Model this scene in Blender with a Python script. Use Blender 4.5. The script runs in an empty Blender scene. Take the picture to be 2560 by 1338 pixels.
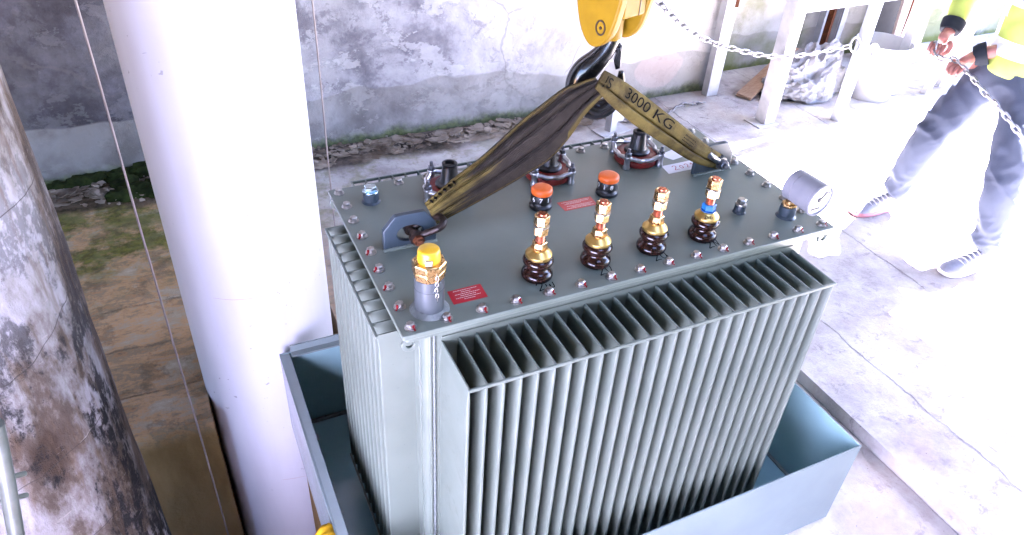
import bpy, bmesh, math, random
from mathutils import Vector, Matrix, Quaternion, noise
random.seed(7)
R = math.radians
V = Vector
PI = math.pi
scene = bpy.context.scene
COL = scene.collection

# ------------------------------------------------------------------ camera
FPX = 1850.444
CAM = V((-0.33996, -1.07436, 1.98032))
pit, yaw, rol = 0.63283684, 0.47906700, 0.07030402
Fv = V((math.sin(yaw)*math.cos(pit), math.cos(yaw)*math.cos(pit), -math.sin(pit)))
Rv0 = Fv.cross(V((0, 0, 1))).normalized(); Uv0 = Rv0.cross(Fv)
Rv = Rv0*math.cos(rol) + Uv0*math.sin(rol)
Uv = Uv0*math.cos(rol) - Rv0*math.sin(rol)
cam_d = bpy.data.cameras.new('camera'); cam = bpy.data.objects.new('camera', cam_d); COL.objects.link(cam)
cam.matrix_world = Matrix(((Rv.x, Uv.x, -Fv.x, CAM.x), (Rv.y, Uv.y, -Fv.y, CAM.y), (Rv.z, Uv.z, -Fv.z, CAM.z), (0, 0, 0, 1)))
cam_d.sensor_width = 36; cam_d.lens = 36*FPX/2560; cam_d.clip_end = 500; cam_d.clip_start = 0.02
scene.camera = cam

def ray(u, v): return Fv + Rv*((u-1280)/FPX) - Uv*((v-669)/FPX)
def at_z(u, v, z):
    d = ray(u, v); return CAM + d*((z-CAM.z)/d.z)
def at_y(u, v, y):
    d = ray(u, v); return CAM + d*((y-CAM.y)/d.y)
def at_x(u, v, x):
    d = ray(u, v); return CAM + d*((x-CAM.x)/d.x)
def at_plane(u, v, p, n):
    d = ray(u, v); return CAM + d*((p-CAM).dot(n)/d.dot(n))

# ------------------------------------------------------------------ materials
def newmat(name):
    m = bpy.data.materials.new(name); m.use_nodes = True
    nt = m.node_tree; b = nt.nodes['Principled BSDF']
    return m, nt, b
def N(nt, t, **kw):
    n = nt.nodes.new(t)
    for k, v in kw.items():
        if k.startswith('_'): setattr(n, k[1:], v)
        else: n.inputs[k.replace('__', ' ')].default_value = v
    return n
def L(nt, a, b): nt.links.new(a, b)
def ramp(nt, fac, stops):
    r = nt.nodes.new('ShaderNodeValToRGB')
    while len(r.color_ramp.elements) > 1: r.color_ramp.elements.remove(r.color_ramp.elements[0])
    r.color_ramp.elements[0].position = stops[0][0]; r.color_ramp.elements[0].color = (*stops[0][1], 1)
    for p, c in stops[1:]:
        e = r.color_ramp.elements.new(p); e.color = (*c, 1)
    L(nt, fac, r.inputs[0]); return r.outputs[0]
def mix(nt, fac, a, b, mode='MIX'):
    m = nt.nodes.new('ShaderNodeMix'); m.data_type = 'RGBA'; m.blend_type = mode
    for i, x in ((0, fac), (6, a), (7, b)):
        if isinstance(x, (int, float)): m.inputs[i].default_value = x
        elif isinstance(x, tuple): m.inputs[i].default_value = (*x, 1)
        else: L(nt, x, m.inputs[i])
    return m.outputs[2]
def mth(nt, op, a, b=None, c=None, clamp=False):
    m = nt.nodes.new('ShaderNodeMath'); m.operation = op; m.use_clamp = clamp
    for i, x in enumerate((a, b, c)):
        if x is None: continue
        if isinstance(x, (int, float)): m.inputs[i].default_value = x
        else: L(nt, x, m.inputs[i])
    return m.outputs[0]
def smooth(nt, x, lo, hi):
    m = nt.nodes.new('ShaderNodeMapRange'); m.interpolation_type = 'SMOOTHSTEP'
    L(nt, x, m.inputs[0]); m.inputs[1].default_value = lo; m.inputs[2].default_value = hi
    return m.outputs[0]
def noise_n(nt, vec, scale, detail=6, rough=.55, dist=0.):
    n = N(nt, 'ShaderNodeTexNoise', Scale=scale, Detail=detail, Roughness=rough, Distortion=dist)
    L(nt, vec, n.inputs['Vector']); return n.outputs['Fac']
def mapped(nt, vec, scale=(1, 1, 1), rot=(0, 0, 0)):
    m = nt.nodes.new('ShaderNodeMapping'); m.inputs['Scale'].default_value = scale; m.inputs['Rotation'].default_value = rot
    L(nt, vec, m.inputs['Vector']); return m.outputs[0]
def pos(nt): return nt.nodes.new('ShaderNodeNewGeometry').outputs['Position']
def objc(nt): return nt.nodes.new('ShaderNodeTexCoord').outputs['Object']
def bump(nt, b, h, strength=.3, dist=.01):
    bp = nt.nodes.new('ShaderNodeBump'); bp.inputs['Strength'].default_value = strength; bp.inputs['Distance'].default_value = dist
    L(nt, h, bp.inputs['Height']); L(nt, bp.outputs[0], b.inputs['Normal'])

def pmat(name, c1, c2=None, scale=20, rough=.5, metal=0., bmp=0., bscale=None, coat=0., stretch=(1, 1, 1), lo=.35, hi=.65, rvar=.08, spec=.5):
    m, nt, b = newmat(name)
    c2 = c2 or tuple(x*.8 for x in c1)
    vec = mapped(nt, objc(nt), stretch)
    f = noise_n(nt, vec, scale)
    L(nt, ramp(nt, f, [(lo, c1), (hi, c2)]), b.inputs['Base Color'])
    f2 = noise_n(nt, vec, scale*2.3, 4)
    L(nt, mth(nt, 'MULTIPLY_ADD', f2, 2*rvar, rough-rvar), b.inputs['Roughness'])
    b.inputs['Metallic'].default_value = metal
    b.inputs['Coat Weight'].default_value = coat
    b.inputs['Specular IOR Level'].default_value = spec if rough < .7 else min(spec, .12)
    if bmp: bump(nt, b, noise_n(nt, vec, bscale or scale*4, 5), bmp, .004)
    return m

def mat_paint(name, c1, c2):
    m, nt, b = newmat(name); p = pos(nt)
    c = ramp(nt, noise_n(nt, p, 5, 5), [(.38, c1), (.62, c2)])
    dust = smooth(nt, noise_n(nt, p, 11, 9, .72, .4), .52, .74)
    c = mix(nt, mth(nt, 'MULTIPLY', dust, .13), c, (.20, .19, .17))
    scuff = smooth(nt, noise_n(nt, mapped(nt, p, (1, 3.5, 1), (0, 0, .6)), 38, 4, .6, .6), .69, .73)
    c = mix(nt, mth(nt, 'MULTIPLY', scuff, .30), c, (.045, .05, .046))
    speck = smooth(nt, noise_n(nt, p, 150, 2, .5), .74, .77)
    c = mix(nt, mth(nt, 'MULTIPLY', speck, .4), c, (.025, .025, .024))
    L(nt, c, b.inputs['Base Color'])
    L(nt, mth(nt, 'ADD', mth(nt, 'MULTIPLY', dust, .16), mth(nt, 'MULTIPLY_ADD', noise_n(nt, p, 16, 4), .12, .33)), b.inputs['Roughness'])
    b.inputs['Specular IOR Level'].default_value = .5
    bump(nt, b, mth(nt, 'ADD', noise_n(nt, p, 26, 3), mth(nt, 'MULTIPLY', noise_n(nt, p, 160, 2), .35)), .06, .003)
    return m
M = {}
M['tank_paint'] = mat_paint('tank_paint', (.107, .128, .103), (.092, .112, .090))
M['lug_paint'] = pmat('lug_paint', (.026, .039, .050), (.020, .032, .042), 12, .4, bmp=.04, bscale=90)
M['pan_paint'] = pmat('pan_paint', (.172, .215, .212), (.15, .19, .19), 4, .16, bmp=.02, bscale=60, rvar=.06)
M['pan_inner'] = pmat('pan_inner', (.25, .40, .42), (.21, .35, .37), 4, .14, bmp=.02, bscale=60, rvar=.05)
M['weld'] = pmat('weld', (.13, .148, .14), (.09, .104, .098), 60, .4, bmp=.5, bscale=160)
M['zinc'] = pmat('zinc', (.44, .43, .40), (.28, .275, .26), 80, .33, 1., bmp=.05)
M['zinc_blue'] = pmat('zinc_blue', (.55, .68, .74), (.42, .55, .62), 60, .25, 1.)
M['alu'] = pmat('alu', (.50, .51, .53), (.36, .37, .39), 70, .36, 1., bmp=.1)
M['red_mark'] = pmat('red_mark', (.15, .003, .005), (.10, .002, .004), 60, .7)
M['porcelain'] = pmat('porcelain', (.014, .0050, .0032), (.009, .0034, .0024), 10, .16, spec=.35)
M['brass'] = pmat('brass', (.62, .41, .19), (.50, .32, .13), 60, .28, 1., bmp=.05)
M['brass_yellow'] = pmat('brass_yellow', (.62, .43, .14), (.54, .36, .10), 60, .34, 1., bmp=.05)
M['copper'] = pmat('copper', (.62, .22, .12), (.46, .14, .08), 90, .3, 1., stretch=(1, 1, 6), bmp=.2)
M['blue_nut'] = pmat('blue_nut', (.006, .09, .26), (.006, .075, .22), 40, .4)
M['hv_red'] = pmat('hv_red', (.16, .014, .009), (.11, .010, .007), 30, .4, bmp=.1)
M['black_rubber'] = pmat('black_rubber', (.0028, .0028, .003), (.005, .005, .0055), 40, .38, bmp=.08)
M['orange_cap'] = pmat('orange_cap', (.62, .105, .007), (.54, .09, .006), 40, .42)
M['white_ink'] = pmat('white_ink', (.7, .7, .68), (.55, .55, .53), 300, .6)
M['black_ink'] = pmat('black_ink', (.0022, .0022, .0024), (.004, .004, .004), 200, .9, spec=.05)
M['red_ink'] = pmat('red_ink', (.30, .015, .03), (.24, .015, .03), 200, .6)
M['yellow_cap'] = pmat('yellow_cap', (.50, .28, .004), (.45, .25, .004), 40, .38)
M['steel_tube'] = pmat('steel_tube', (.052, .060, .064), (.044, .052, .056), 8, .36, 0., spec=.35)
M['label_red'] = pmat('label_red', (.33, .008, .016), (.29, .007, .014), 30, .35)
M['label_orange'] = pmat('label_orange', (.42, .045, .032), (.37, .04, .028), 30, .35)
M['paper'] = pmat('paper', (.55, .55, .56), (.48, .48, .5), 20, .6)
M['gauge_grey'] = pmat('gauge_grey', (.16, .16, .17), (.135, .135, .145), 20, .35)
M['dial_white'] = pmat('dial_white', (.8, .8, .8), (.75, .75, .76), 20, .25, coat=.5)
M['crane_yellow'] = pmat('crane_yellow', (.19, .11, .003), (.155, .088, .0025), 18, .5, bmp=.05, spec=.15)
M['crane_dark'] = pmat('crane_dark', (.02, .008, .002), (.012, .005, .002), 40, .5)
M['hook_black'] = pmat('hook_black', (.0025, .0025, .003), (.006, .006, .0065), 22, .22, bmp=.08, coat=.3)
M['shackle'] = pmat('shackle', (.014, .010, .009), (.03, .016, .011), 45, .45, .5, bmp=.2)
M['shackle_zinc'] = pmat('shackle_zinc', (.20, .205, .22), (.11, .11, .12), 50, .35, .9, bmp=.1)
M['rust'] = pmat('rust', (.09, .028, .01), (.045, .016, .008), 30, .8, bmp=.4)
M['white_metal'] = pmat('white_metal', (.46, .46, .47), (.36, .36, .37), 14, .45, bmp=.06)
M['grey_metal'] = pmat('grey_metal', (.25, .265, .30), (.19, .205, .235), 12, .4, .2, bmp=.08)
M['chain_steel'] = pmat('chain_steel', (.34, .34, .36), (.2, .2, .21), 40, .4, .7)
M['wood'] = pmat('wood', (.36, .25, .17), (.26, .16, .10), 14, .7, stretch=(1, 9, 9), bmp=.3)
M['pale_wood'] = pmat('pale_wood', (.36, .32, .30), (.26, .21, .185), 8, .7, stretch=(6, 6, .8), bmp=.2)
M['bucket'] = pmat('bucket', (.40, .40, .41), (.34, .34, .355), 10, .4)
M['dark_panel'] = pmat('dark_panel', (.006, .006, .009), (.010, .010, .014), 10, .6)
M['jeans'] = pmat('jeans', (.078, .092, .130), (.064, .075, .108), 5, .85, bmp=.35, bscale=220)
M['hivis'] = pmat('hivis', (.50, .58, .14), (.42, .50, .10), 8, .7, bmp=.2, bscale=60)
M['reflective'] = pmat('reflective', (.78, .78, .80), (.68, .68, .72), 10, .45)
M['cuff'] = pmat('cuff', (.024, .028, .036), (.018, .021, .028), 30, .8)
M['skin'] = pmat('skin', (.42, .175, .14), (.34, .13, .10), 24, .5, bmp=.1)
M['hair'] = pmat('hair', (.03, .02, .015), (.05, .03, .02), 60, .6)
M['shoe'] = pmat('shoe', (.26, .275, .33), (.19, .20, .25), 18, .7, bmp=.2)
M['sole'] = pmat('sole', (.75, .73, .74), (.6, .58, .6), 20, .6)
M['sole_red'] = pmat('sole_red', (.40, .17, .21), (.35, .14, .18), 20, .6)
M['lace'] = pmat('lace', (.75, .75, .77), (.6, .6, .62), 40, .8)
M['yellow_rag'] = pmat('yellow_rag', (.42, .24, .005), (.34, .18, .005), 20, .8, bmp=.3)
M['wire'] = pmat('wire', (.30, .26, .245), (.22, .18, .17), 10, .5, .4)
M['roof_dark'] = pmat('roof_dark', (.075, .072, .07), (.055, .053, .05), 3, .8)
M['ladder'] = pmat('ladder', (.10, .112, .10), (.06, .07, .06), 20, .45, .3)

def mat_white_pipe():
    m, nt, b = newmat('white_pipe_paint'); p = pos(nt)
    f = noise_n(nt, mapped(nt, p, (3, 3, .6)), 4)
    c = ramp(nt, f, [(.35, (.56, .56, .60)), (.7, (.52, .515, .56))])
    sp = smooth(nt, noise_n(nt, p, 46, 2, .5), .70, .735)
    big = smooth(nt, noise_n(nt, p, 3.1, 2), .5, .62)
    c = mix(nt, mth(nt, 'MULTIPLY', mth(nt, 'MULTIPLY', sp, big), .6), c, (.14, .135, .15))
    L(nt, c, b.inputs['Base Color']); b.inputs['Roughness'].default_value = .38
    bump(nt, b, noise_n(nt, p, 5, 3), .08, .02)
    return m
M['white_pipe'] = mat_white_pipe()

def mat_column():
    m, nt, b = newmat('weathered_column'); p = pos(nt)
    ang = nt.nodes.new('ShaderNodeTexCoord').outputs['Object']
    base = ramp(nt, noise_n(nt, mapped(nt, p, (1, 1, .45)), 7, 9, .65), [(.38, (.04, .026, .018)), (.46, (.07, .053, .042)), (.53, (.16, .146, .142)), (.64, (.255, .247, .265))])
    tar = smooth(nt, noise_n(nt, mapped(nt, p, (1, 1, .6)), 4.6, 10, .7, .3), .47, .53)
    fine = smooth(nt, noise_n(nt, mapped(nt, p, (1, 1, .5)), 42, 6, .7), .40, .52)
    z = nt.nodes.new('ShaderNodeSeparateXYZ'); L(nt, p, z.inputs[0])
    low = smooth(nt, z.outputs[2], 1.45, .75)
    t = mth(nt, 'MULTIPLY', mth(nt, 'MULTIPLY', tar, fine), mth(nt, 'MULTIPLY_ADD', low, .6, .4))
    c = mix(nt, t, base, (.012, .011, .012))
    edge = smooth(nt, noise_n(nt, mapped(nt, p, (5, 5, .7)), 6, 5, .6), .52, .66)
    c = mix(nt, mth(nt, 'MULTIPLY', edge, .55), c, (.085, .056, .034))
    crk = N(nt, 'ShaderNodeTexWave', Scale=1.1, Distortion=6., Detail=4., _wave_type='BANDS', _bands_direction='Z'); L(nt, p, crk.inputs['Vector'])
    ln = smooth(nt, crk.outputs['Fac'], .9995, 1.)
    c = mix(nt, mth(nt, 'MULTIPLY', ln, .8), c, (.03, .026, .024))
    scr = smooth(nt, noise_n(nt, mapped(nt, p, (14, 14, 90), (.3, .5, .2)), 1.3, 4, .6), .66, .72)
    c = mix(nt, mth(nt, 'MULTIPLY', scr, .45), c, (.28, .25, .23))
    L(nt, c, b.inputs['Base Color']); b.inputs['Roughness'].default_value = .78; b.inputs['Specular IOR Level'].default_value = .15
    h = mth(nt, 'ADD', noise_n(nt, mapped(nt, p, (1, 1, .5)), 30, 8, .7), mth(nt, 'MULTIPLY', t, -.5))
    bump(nt, b, h, .7, .008)
    return m
M['column'] = mat_column()

def mat_wall():
    m, nt, b = newmat('stained_concrete_wall'); p = pos(nt)
    s = nt.nodes.new('ShaderNodeSeparateXYZ'); L(nt, p, s.inputs[0]); x, y, z = s.outputs
    pl = noise_n(nt, p, 1.7, 10, .66, .25)
    base = ramp(nt, pl, [(.38, (.095, .09, .105)), (.46, (.17, .163, .185)), (.52, (.28, .275, .295)), (.62, (.37, .365, .375))])
    sp = smooth(nt, noise_n(nt, p, 9, 9, .7, .4), .55, .62)
    c = mix(nt, mth(nt, 'MULTIPLY', sp, .75), base, (.13, .122, .148))
    fl = smooth(nt, noise_n(nt, mapped(nt, p, (1, 1, 1.6)), 4.3, 10, .72), .53, .56)
    c = mix(nt, mth(nt, 'MULTIPLY', fl, .55), c, (.42, .415, .425))
    # plaster colour made paler towards the right end
    pale_end = smooth(nt, mth(nt, 'ADD', x, mth(nt, 'MULTIPLY', pl, 1.2)), 1.5, 3.1)
    c = mix(nt, mth(nt, 'MULTIPLY', pale_end, .8), c, (.50, .485, .46))
    # grime on the left end, deepened in colour to stand for its shade
    left_dark = smooth(nt, mth(nt, 'ADD', x, mth(nt, 'MULTIPLY', pl, 1.1)), .75, -.1)
    c = mix(nt, mth(nt, 'MULTIPLY', left_dark, .80), c, ramp(nt, noise_n(nt, p, 3.2, 9, .7), [(.38, (.012, .011, .012)), (.5, (.03, .028, .034)), (.62, (.065, .065, .082))]))
    crack = nt.nodes.new('ShaderNodeTexVoronoi'); crack.feature = 'DISTANCE_TO_EDGE'; crack.inputs['Scale'].default_value = 1.1
    nz = N(nt, 'ShaderNodeTexNoise', Scale=2.5, Detail=6.); L(nt, p, nz.inputs['Vector'])
    vm = nt.nodes.new('ShaderNodeVectorMath'); vm.operation = 'MULTIPLY_ADD'; L(nt, nz.outputs['Color'], vm.inputs[0]); vm.inputs[1].default_value = (.5, .5, .5); L(nt, p, vm.inputs[2])
    L(nt, vm.outputs[0], crack.inputs['Vector'])
    ck = smooth(nt, crack.outputs['Distance'], .012, .002)
    c = mix(nt, mth(nt, 'MULTIPLY', mth(nt, 'MULTIPLY', ck, smooth(nt, noise_n(nt, p, 1.1, 3), .5, .62)), .4), c, (.10, .09, .09))
    # smooth render skirting with a wavy upper edge
    zz = mth(nt, 'ADD', z, mth(nt, 'MULTIPLY', noise_n(nt, p, 1.3, 3), -.34))
    sk = smooth(nt, zz, .13, .115)
    c = mix(nt, mth(nt, 'MULTIPLY', sk, .55), c, ramp(nt, noise_n(nt, p, 6, 6), [(.4, (.15, .14, .128)), (.6, (.235, .228, .22))]))
    gm = mth(nt, 'MULTIPLY', smooth(nt, mth(nt, 'ADD', z, mth(nt, 'MULTIPLY', noise_n(nt, p, 5, 8, .7), -.16)), .0, -.07), 1.)
    c = mix(nt, mth(nt, 'MULTIPLY', gm, .85), c, ramp(nt, noise_n(nt, p, 30, 5), [(.4, (.030, .045, .012)), (.6, (.085, .11, .03))]))
    # green mould in the recess on the right
    gr = mth(nt, 'MULTIPLY', smooth(nt, x, 3.06, 3.5), smooth(nt, noise_n(nt, p, 1.7, 6), .40, .58))
    c = mix(nt, mth(nt, 'MULTIPLY', gr, .7), c, (.12, .135, .03))
    # old pink patch
    dx = mth(nt, 'SUBTRACT', x, 2.62); dz = mth(nt, 'SUBTRACT', z, .2)
    rr = mth(nt, 'ADD', mth(nt, 'MULTIPLY', dx, dx), mth(nt, 'MULTIPLY', mth(nt, 'MULTIPLY', dz, dz), 2.2))
    rr = mth(nt, 'ADD', rr, mth(nt, 'MULTIPLY', noise_n(nt, p, 8, 5), .03))
    c = mix(nt, mth(nt, 'MULTIPLY', smooth(nt, rr, .052, .045), .35), c, (.50, .38, .36))
    L(nt, c, b.inputs['Base Color']); b.inputs['Roughness'].default_value = .9; b.inputs['Specular IOR Level'].default_value = .12
    h = mth(nt, 'ADD', noise_n(nt, p, 34, 9, .7), mth(nt, 'MULTIPLY', fl, .6))
    bump(nt, b, h, .55, .012)
    return m
M['wall'] = mat_wall()

def mat_floor():
    m, nt, b = newmat('concrete_floor'); p = pos(nt)
    s = nt.nodes.new('ShaderNodeSeparateXYZ'); L(nt, p, s.inputs[0]); x, y, z = s.outputs
    f = noise_n(nt, p, 2.6, 10, .68)
    c = ramp(nt, f, [(.33, (.23, .205, .20)), (.46, (.35, .325, .315)), (.54, (.42, .397, .375)), (.66, (.49, .467, .44))])
    sp = smooth(nt, noise_n(nt, p, 11, 10, .76, .5), .54, .64)
    c = mix(nt, mth(nt, 'MULTIPLY', sp, .7), c, (.20, .175, .182))
    rs = smooth(nt, noise_n(nt, p, 1.9, 7, .7), .52, .66)
    c = mix(nt, mth(nt, 'MULTIPLY', rs, .45), c, (.38, .305, .265))
    grit = smooth(nt, noise_n(nt, p, 70, 3, .6), .70, .74)
    c = mix(nt, mth(nt, 'MULTIPLY', grit, .75), c, (.05, .042, .042))
    wob = mth(nt, 'MULTIPLY', mth(nt, 'SUBTRACT', noise_n(nt, p, 5.5, 9, .74), .5), .075)
    # zone left of the white pipe: orange clay stains, then moss, then soil
    left = smooth(nt, x, .35, -.05)
    st = mth(nt, 'ADD', mth(nt, 'MULTIPLY', noise_n(nt, mapped(nt, p, (1.0, 2.7, 1)), 3.0, 9, .72, .5), .72), mth(nt, 'MULTIPLY', noise_n(nt, p, 21, 9, .75), .28))
    cl = ramp(nt, st, [(.36, (.11, .075, .042)), (.42, (.36, .19, .07)), (.46, (.22, .165, .09)), (.51, (.44, .245, .10)), (.56, (.33, .26, .165)), (.66, (.46, .39, .28))])
    c = mix(nt, mth(nt, 'MULTIPLY', left, .9), c, cl)
    yb = mth(nt, 'ADD', y, mth(nt, 'MULTIPLY', mth(nt, 'SUBTRACT', noise_n(nt, p, 2.2, 6), .5), .35))
    my = mth(nt, 'MULTIPLY', smooth(nt, yb, 1.80, 1.98), mth(nt, 'MULTIPLY', left, smooth(nt, noise_n(nt, p, 4.2, 8, .7), .40, .54)))
    c = mix(nt, mth(nt, 'MULTIPLY', my, .85), c, ramp(nt, noise_n(nt, p, 26, 6), [(.4, (.035, .05, .005)), (.62, (.12, .13, .016))]))
    # yellowish algae bloom between the wall and the transformer
    my2 = mth(nt, 'MULTIPLY', smooth(nt, yb, 1.5, 2.1), mth(nt, 'MULTIPLY', smooth(nt, x, 2.3, .7), smooth(nt, noise_n(nt, p, 5, 8, .72), .47, .60)))
    c = mix(nt, mth(nt, 'MULTIPLY', my2, .55), c, (.16, .155, .06))
    soil = smooth(nt, mth(nt, 'ADD', yb, mth(nt, 'MULTIPLY', smooth(nt, x, .2, .0), .08)), 2.46, 2.54)
    soil = mth(nt, 'MULTIPLY', soil, smooth(nt, x, 2.35, 1.7)); c = mix(nt, mth(nt, 'MULTIPLY', mth(nt, 'MULTIPLY', left, smooth(nt, noise_n(nt, p, 7, 9, .72), .52, .62)), .45), c, (.075, .052, .032))
    c = mix(nt, mth(nt, 'MULTIPLY', soil, .9), c, ramp(nt, noise_n(nt, p, 22, 7, .7), [(.38, (.022, .016, .011)), (.6, (.095, .068, .05))]))
    # slab joints
    def joint(coord, at, w=.0035):
        d = mth(nt, 'ABSOLUTE', mth(nt, 'SUBTRACT', mth(nt, 'ADD', coord, wob), at)); return smooth(nt, d, w*2, w*.6)
    rx = smooth(nt, x, 1.7, 1.72)
    js = None
    for at in (1.98, 2.62, 3.5):
        j = mth(nt, 'MULTIPLY', joint(x, at), rx); js = j if js is None else mth(nt, 'MAXIMUM', js, j)
    for at in (1.10, 1.36, 1.62):
        j = mth(nt, 'MULTIPLY', joint(y, at), left); js = mth(nt, 'MAXIMUM', js, j)
    c = mix(nt, mth(nt, 'MULTIPLY', mth(nt, 'MULTIPLY', js, smooth(nt, noise_n(nt, p, 6, 6, .7), .40, .60)), .42), c, (.06, .048, .044))
    # deep sides of the pit
    dp = smooth(nt, z, -.01, -.10)
    c = mix(nt, mth(nt, 'MULTIPLY', dp, left), c, ramp(nt, noise_n(nt, mapped(nt, p, (4, 4, 1)), 1.6, 7), [(.38, (.20, .12, .045)), (.62, (.30, .195, .085))]))
    L(nt, c, b.inputs['Base Color']); b.inputs['Roughness'].default_value = .85; b.inputs['Specular IOR Level'].default_value = .12
    h = mth(nt, 'SUBTRACT', noise_n(nt, p, 26, 9, .72), mth(nt, 'MULTIPLY', js, 1.2))
    bump(nt, b, h, .75, .012)
    return m
M['floor'] = mat_floor()
M['yard_dark'] = pmat('yard_dark', (.12, .12, .09), (.07, .075, .05), .8, .9, bmp=.4, bscale=12)
M['yard'] = pmat('yard_ground', (.66, .65, .62), (.56, .55, .52), .8, .9, bmp=.4, bscale=12)
M['white_wall'] = pmat('white_wall', (.72, .73, .96), (.67, .68, .90), 2, .8, bmp=.2)  # lavender tint colours the light bounced off the added wall
M['soil'] = pmat('pit_soil', (.30, .19, .085), (.18, .11, .05), 3, .9, bmp=.5, bscale=20)
M['rubble'] = pmat('rubble', (.30, .25, .20), (.10, .075, .055), 7, .9, bmp=.5, bscale=60)
M['moss'] = pmat('moss', (.020, .028, .006), (.006, .009, .002), 24, .95, bmp=.8, bscale=90)

def mat_sling():
    m, nt, b = newmat('sling_webbing')
    tc = nt.nodes.new('ShaderNodeTexCoord'); uv = tc.outputs['UV']
    s = nt.nodes.new('ShaderNodeSeparateXYZ'); L(nt, uv, s.inputs[0]); u, v, _ = s.outputs
    n1 = noise_n(nt, mapped(nt, tc.outputs['Object'], (1, 1, 1)), 14, 8, .68)
    yel = ramp(nt, n1, [(.33, (.028, .020, .008)), (.48, (.070, .052, .016)), (.62, (.112, .084, .023))])
    dirt_dark = ramp(nt, noise_n(nt, tc.outputs['Object'], 30, 7, .7), [(.36, (.014, .0112, .0088)), (.64, (.028, .0225, .0175))])
    n2 = noise_n(nt, mapped(nt, uv, (2.2, 7, 1)), 2.2, 6, .6)
    ucol = nt.nodes.new('ShaderNodeAttribute'); ucol.attribute_name = 'dirt'
    d = smooth(nt, mth(nt, 'ADD', ucol.outputs['Fac'], mth(nt, 'MULTIPLY', mth(nt, 'SUBTRACT', n2, .5), .7)), .40, .60)
    c = mix(nt, d, yel, dirt_dark)
    L(nt, c, b.inputs['Base Color']); b.inputs['Roughness'].default_value = .85
    b.inputs['Specular IOR Level'].default_value = .08
    w = N(nt, 'ShaderNodeTexWave', Scale=60., Distortion=.4, _wave_type='BANDS', _bands_direction='X'); L(nt, uv, w.inputs['Vector'])
    w2 = N(nt, 'ShaderNodeTexWave', Scale=9., Distortion=1.2, Detail=2., _wave_type='BANDS', _bands_direction='Y'); L(nt, uv, w2.inputs['Vector'])
    bump(nt, b, mth(nt, 'ADD', mth(nt, 'MULTIPLY', w.outputs['Fac'], .25), mth(nt, 'ADD', w2.outputs['Fac'], noise_n(nt, tc.outputs['Object'], 60, 6, .7))), .5, .003)
    return m
M['sling'] = mat_sling()

def mat_plastic():
    m, nt, b = newmat('clear_plastic_film'); p = objc(nt)
    b.inputs['Base Color'].default_value = (.42, .42, .44, 1); b.inputs['Roughness'].default_value = .22
    b.inputs['Transmission Weight'].default_value = .35; b.inputs['IOR'].default_value = 1.15
    bump(nt, b, noise_n(nt, p, 16, 6, .7, 1.), .8, .02)
    return m
M['plastic'] = mat_plastic()

# ------------------------------------------------------------------ mesh helpers
WL = {}
def finish(name, bm, mat, parent=None, smooth_angle=35, bevel=0., origin=None, keep=False, segs=2):
    bmesh.ops.recalc_face_normals(bm, faces=bm.faces)
    me = bpy.data.meshes.new(name); bm.to_mesh(me); bm.free()
    return link(name, me, mat, parent, smooth_angle, bevel, origin, keep, segs)
def link(name, me, mat, parent=None, smooth_angle=35, bevel=0., origin=None, keep=False, segs=2):
    mats = mat if isinstance(mat, (list, tuple)) else [mat]
    for mm in mats: me.materials.append(mm)
    if smooth_angle:
        for p in me.polygons: p.use_smooth = True
        me.set_sharp_from_angle(angle=R(smooth_angle))
    o = bpy.data.objects.new(name, me); COL.objects.link(o)
    if keep: org = V((0, 0, 0))
    else:
        if origin is None:
            xs = [v.co for v in me.vertices]
            org = V(((min(c.x for c in xs)+max(c.x for c in xs))/2, (min(c.y for c in xs)+max(c.y for c in xs))/2, min(c.z for c in xs)))
        else: org = V(origin)
        me.transform(Matrix.Translation(-org))
    if parent is not None:
        o.parent = parent; o.location = org - WL[parent.name]
    else: o.location = org
    WL[o.name] = org
    if bevel:
        bv = o.modifiers.new('bevel', 'BEVEL'); bv.width = bevel; bv.segments = segs; bv.limit_method = 'ANGLE'; bv.angle_limit = R(40)
    return o
def tag(o, label=None, cat=None, group=None, kind=None):
    if label: o['label'] = label
    if cat: o['category'] = cat
    if group: o['group'] = group
    if kind: o['kind'] = kind
    return o
def empty(name, loc, label, cat, group=None):
    o = bpy.data.objects.new(name, None); COL.objects.link(o); o.location = loc; o.empty_display_size = .05
    WL[o.name] = V(loc); return tag(o, label, cat, group)
def box(bm, lo, hi, mi=0):
    r = bmesh.ops.create_cube(bm, size=1)
    lo, hi = V(lo), V(hi)
    for v in r['verts']:
        v.co = V(((v.co.x+.5)*(hi.x-lo.x)+lo.x, (v.co.y+.5)*(hi.y-lo.y)+lo.y, (v.co.z+.5)*(hi.z-lo.z)+lo.z))
    for f in {f for v in r['verts'] for f in v.link_faces}: f.material_index = mi
    return r['verts']
def xform(verts, mat):
    for v in verts: v.co = mat @ v.co
def axis_mat(o, zdir, xhint=None):
    z = V(zdir).normalized(); x = V(xhint) if xhint else (V((1, 0, 0)) if abs(z.x) < .9 else V((0, 1, 0)))
    y = z.cross(x).normalized(); x = y.cross(z).normalized(); o = V(o)
    return Matrix(((x.x, y.x, z.x, o.x), (x.y, y.y, z.y, o.y), (x.z, y.z, z.z, o.z), (0, 0, 0, 1)))
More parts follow.
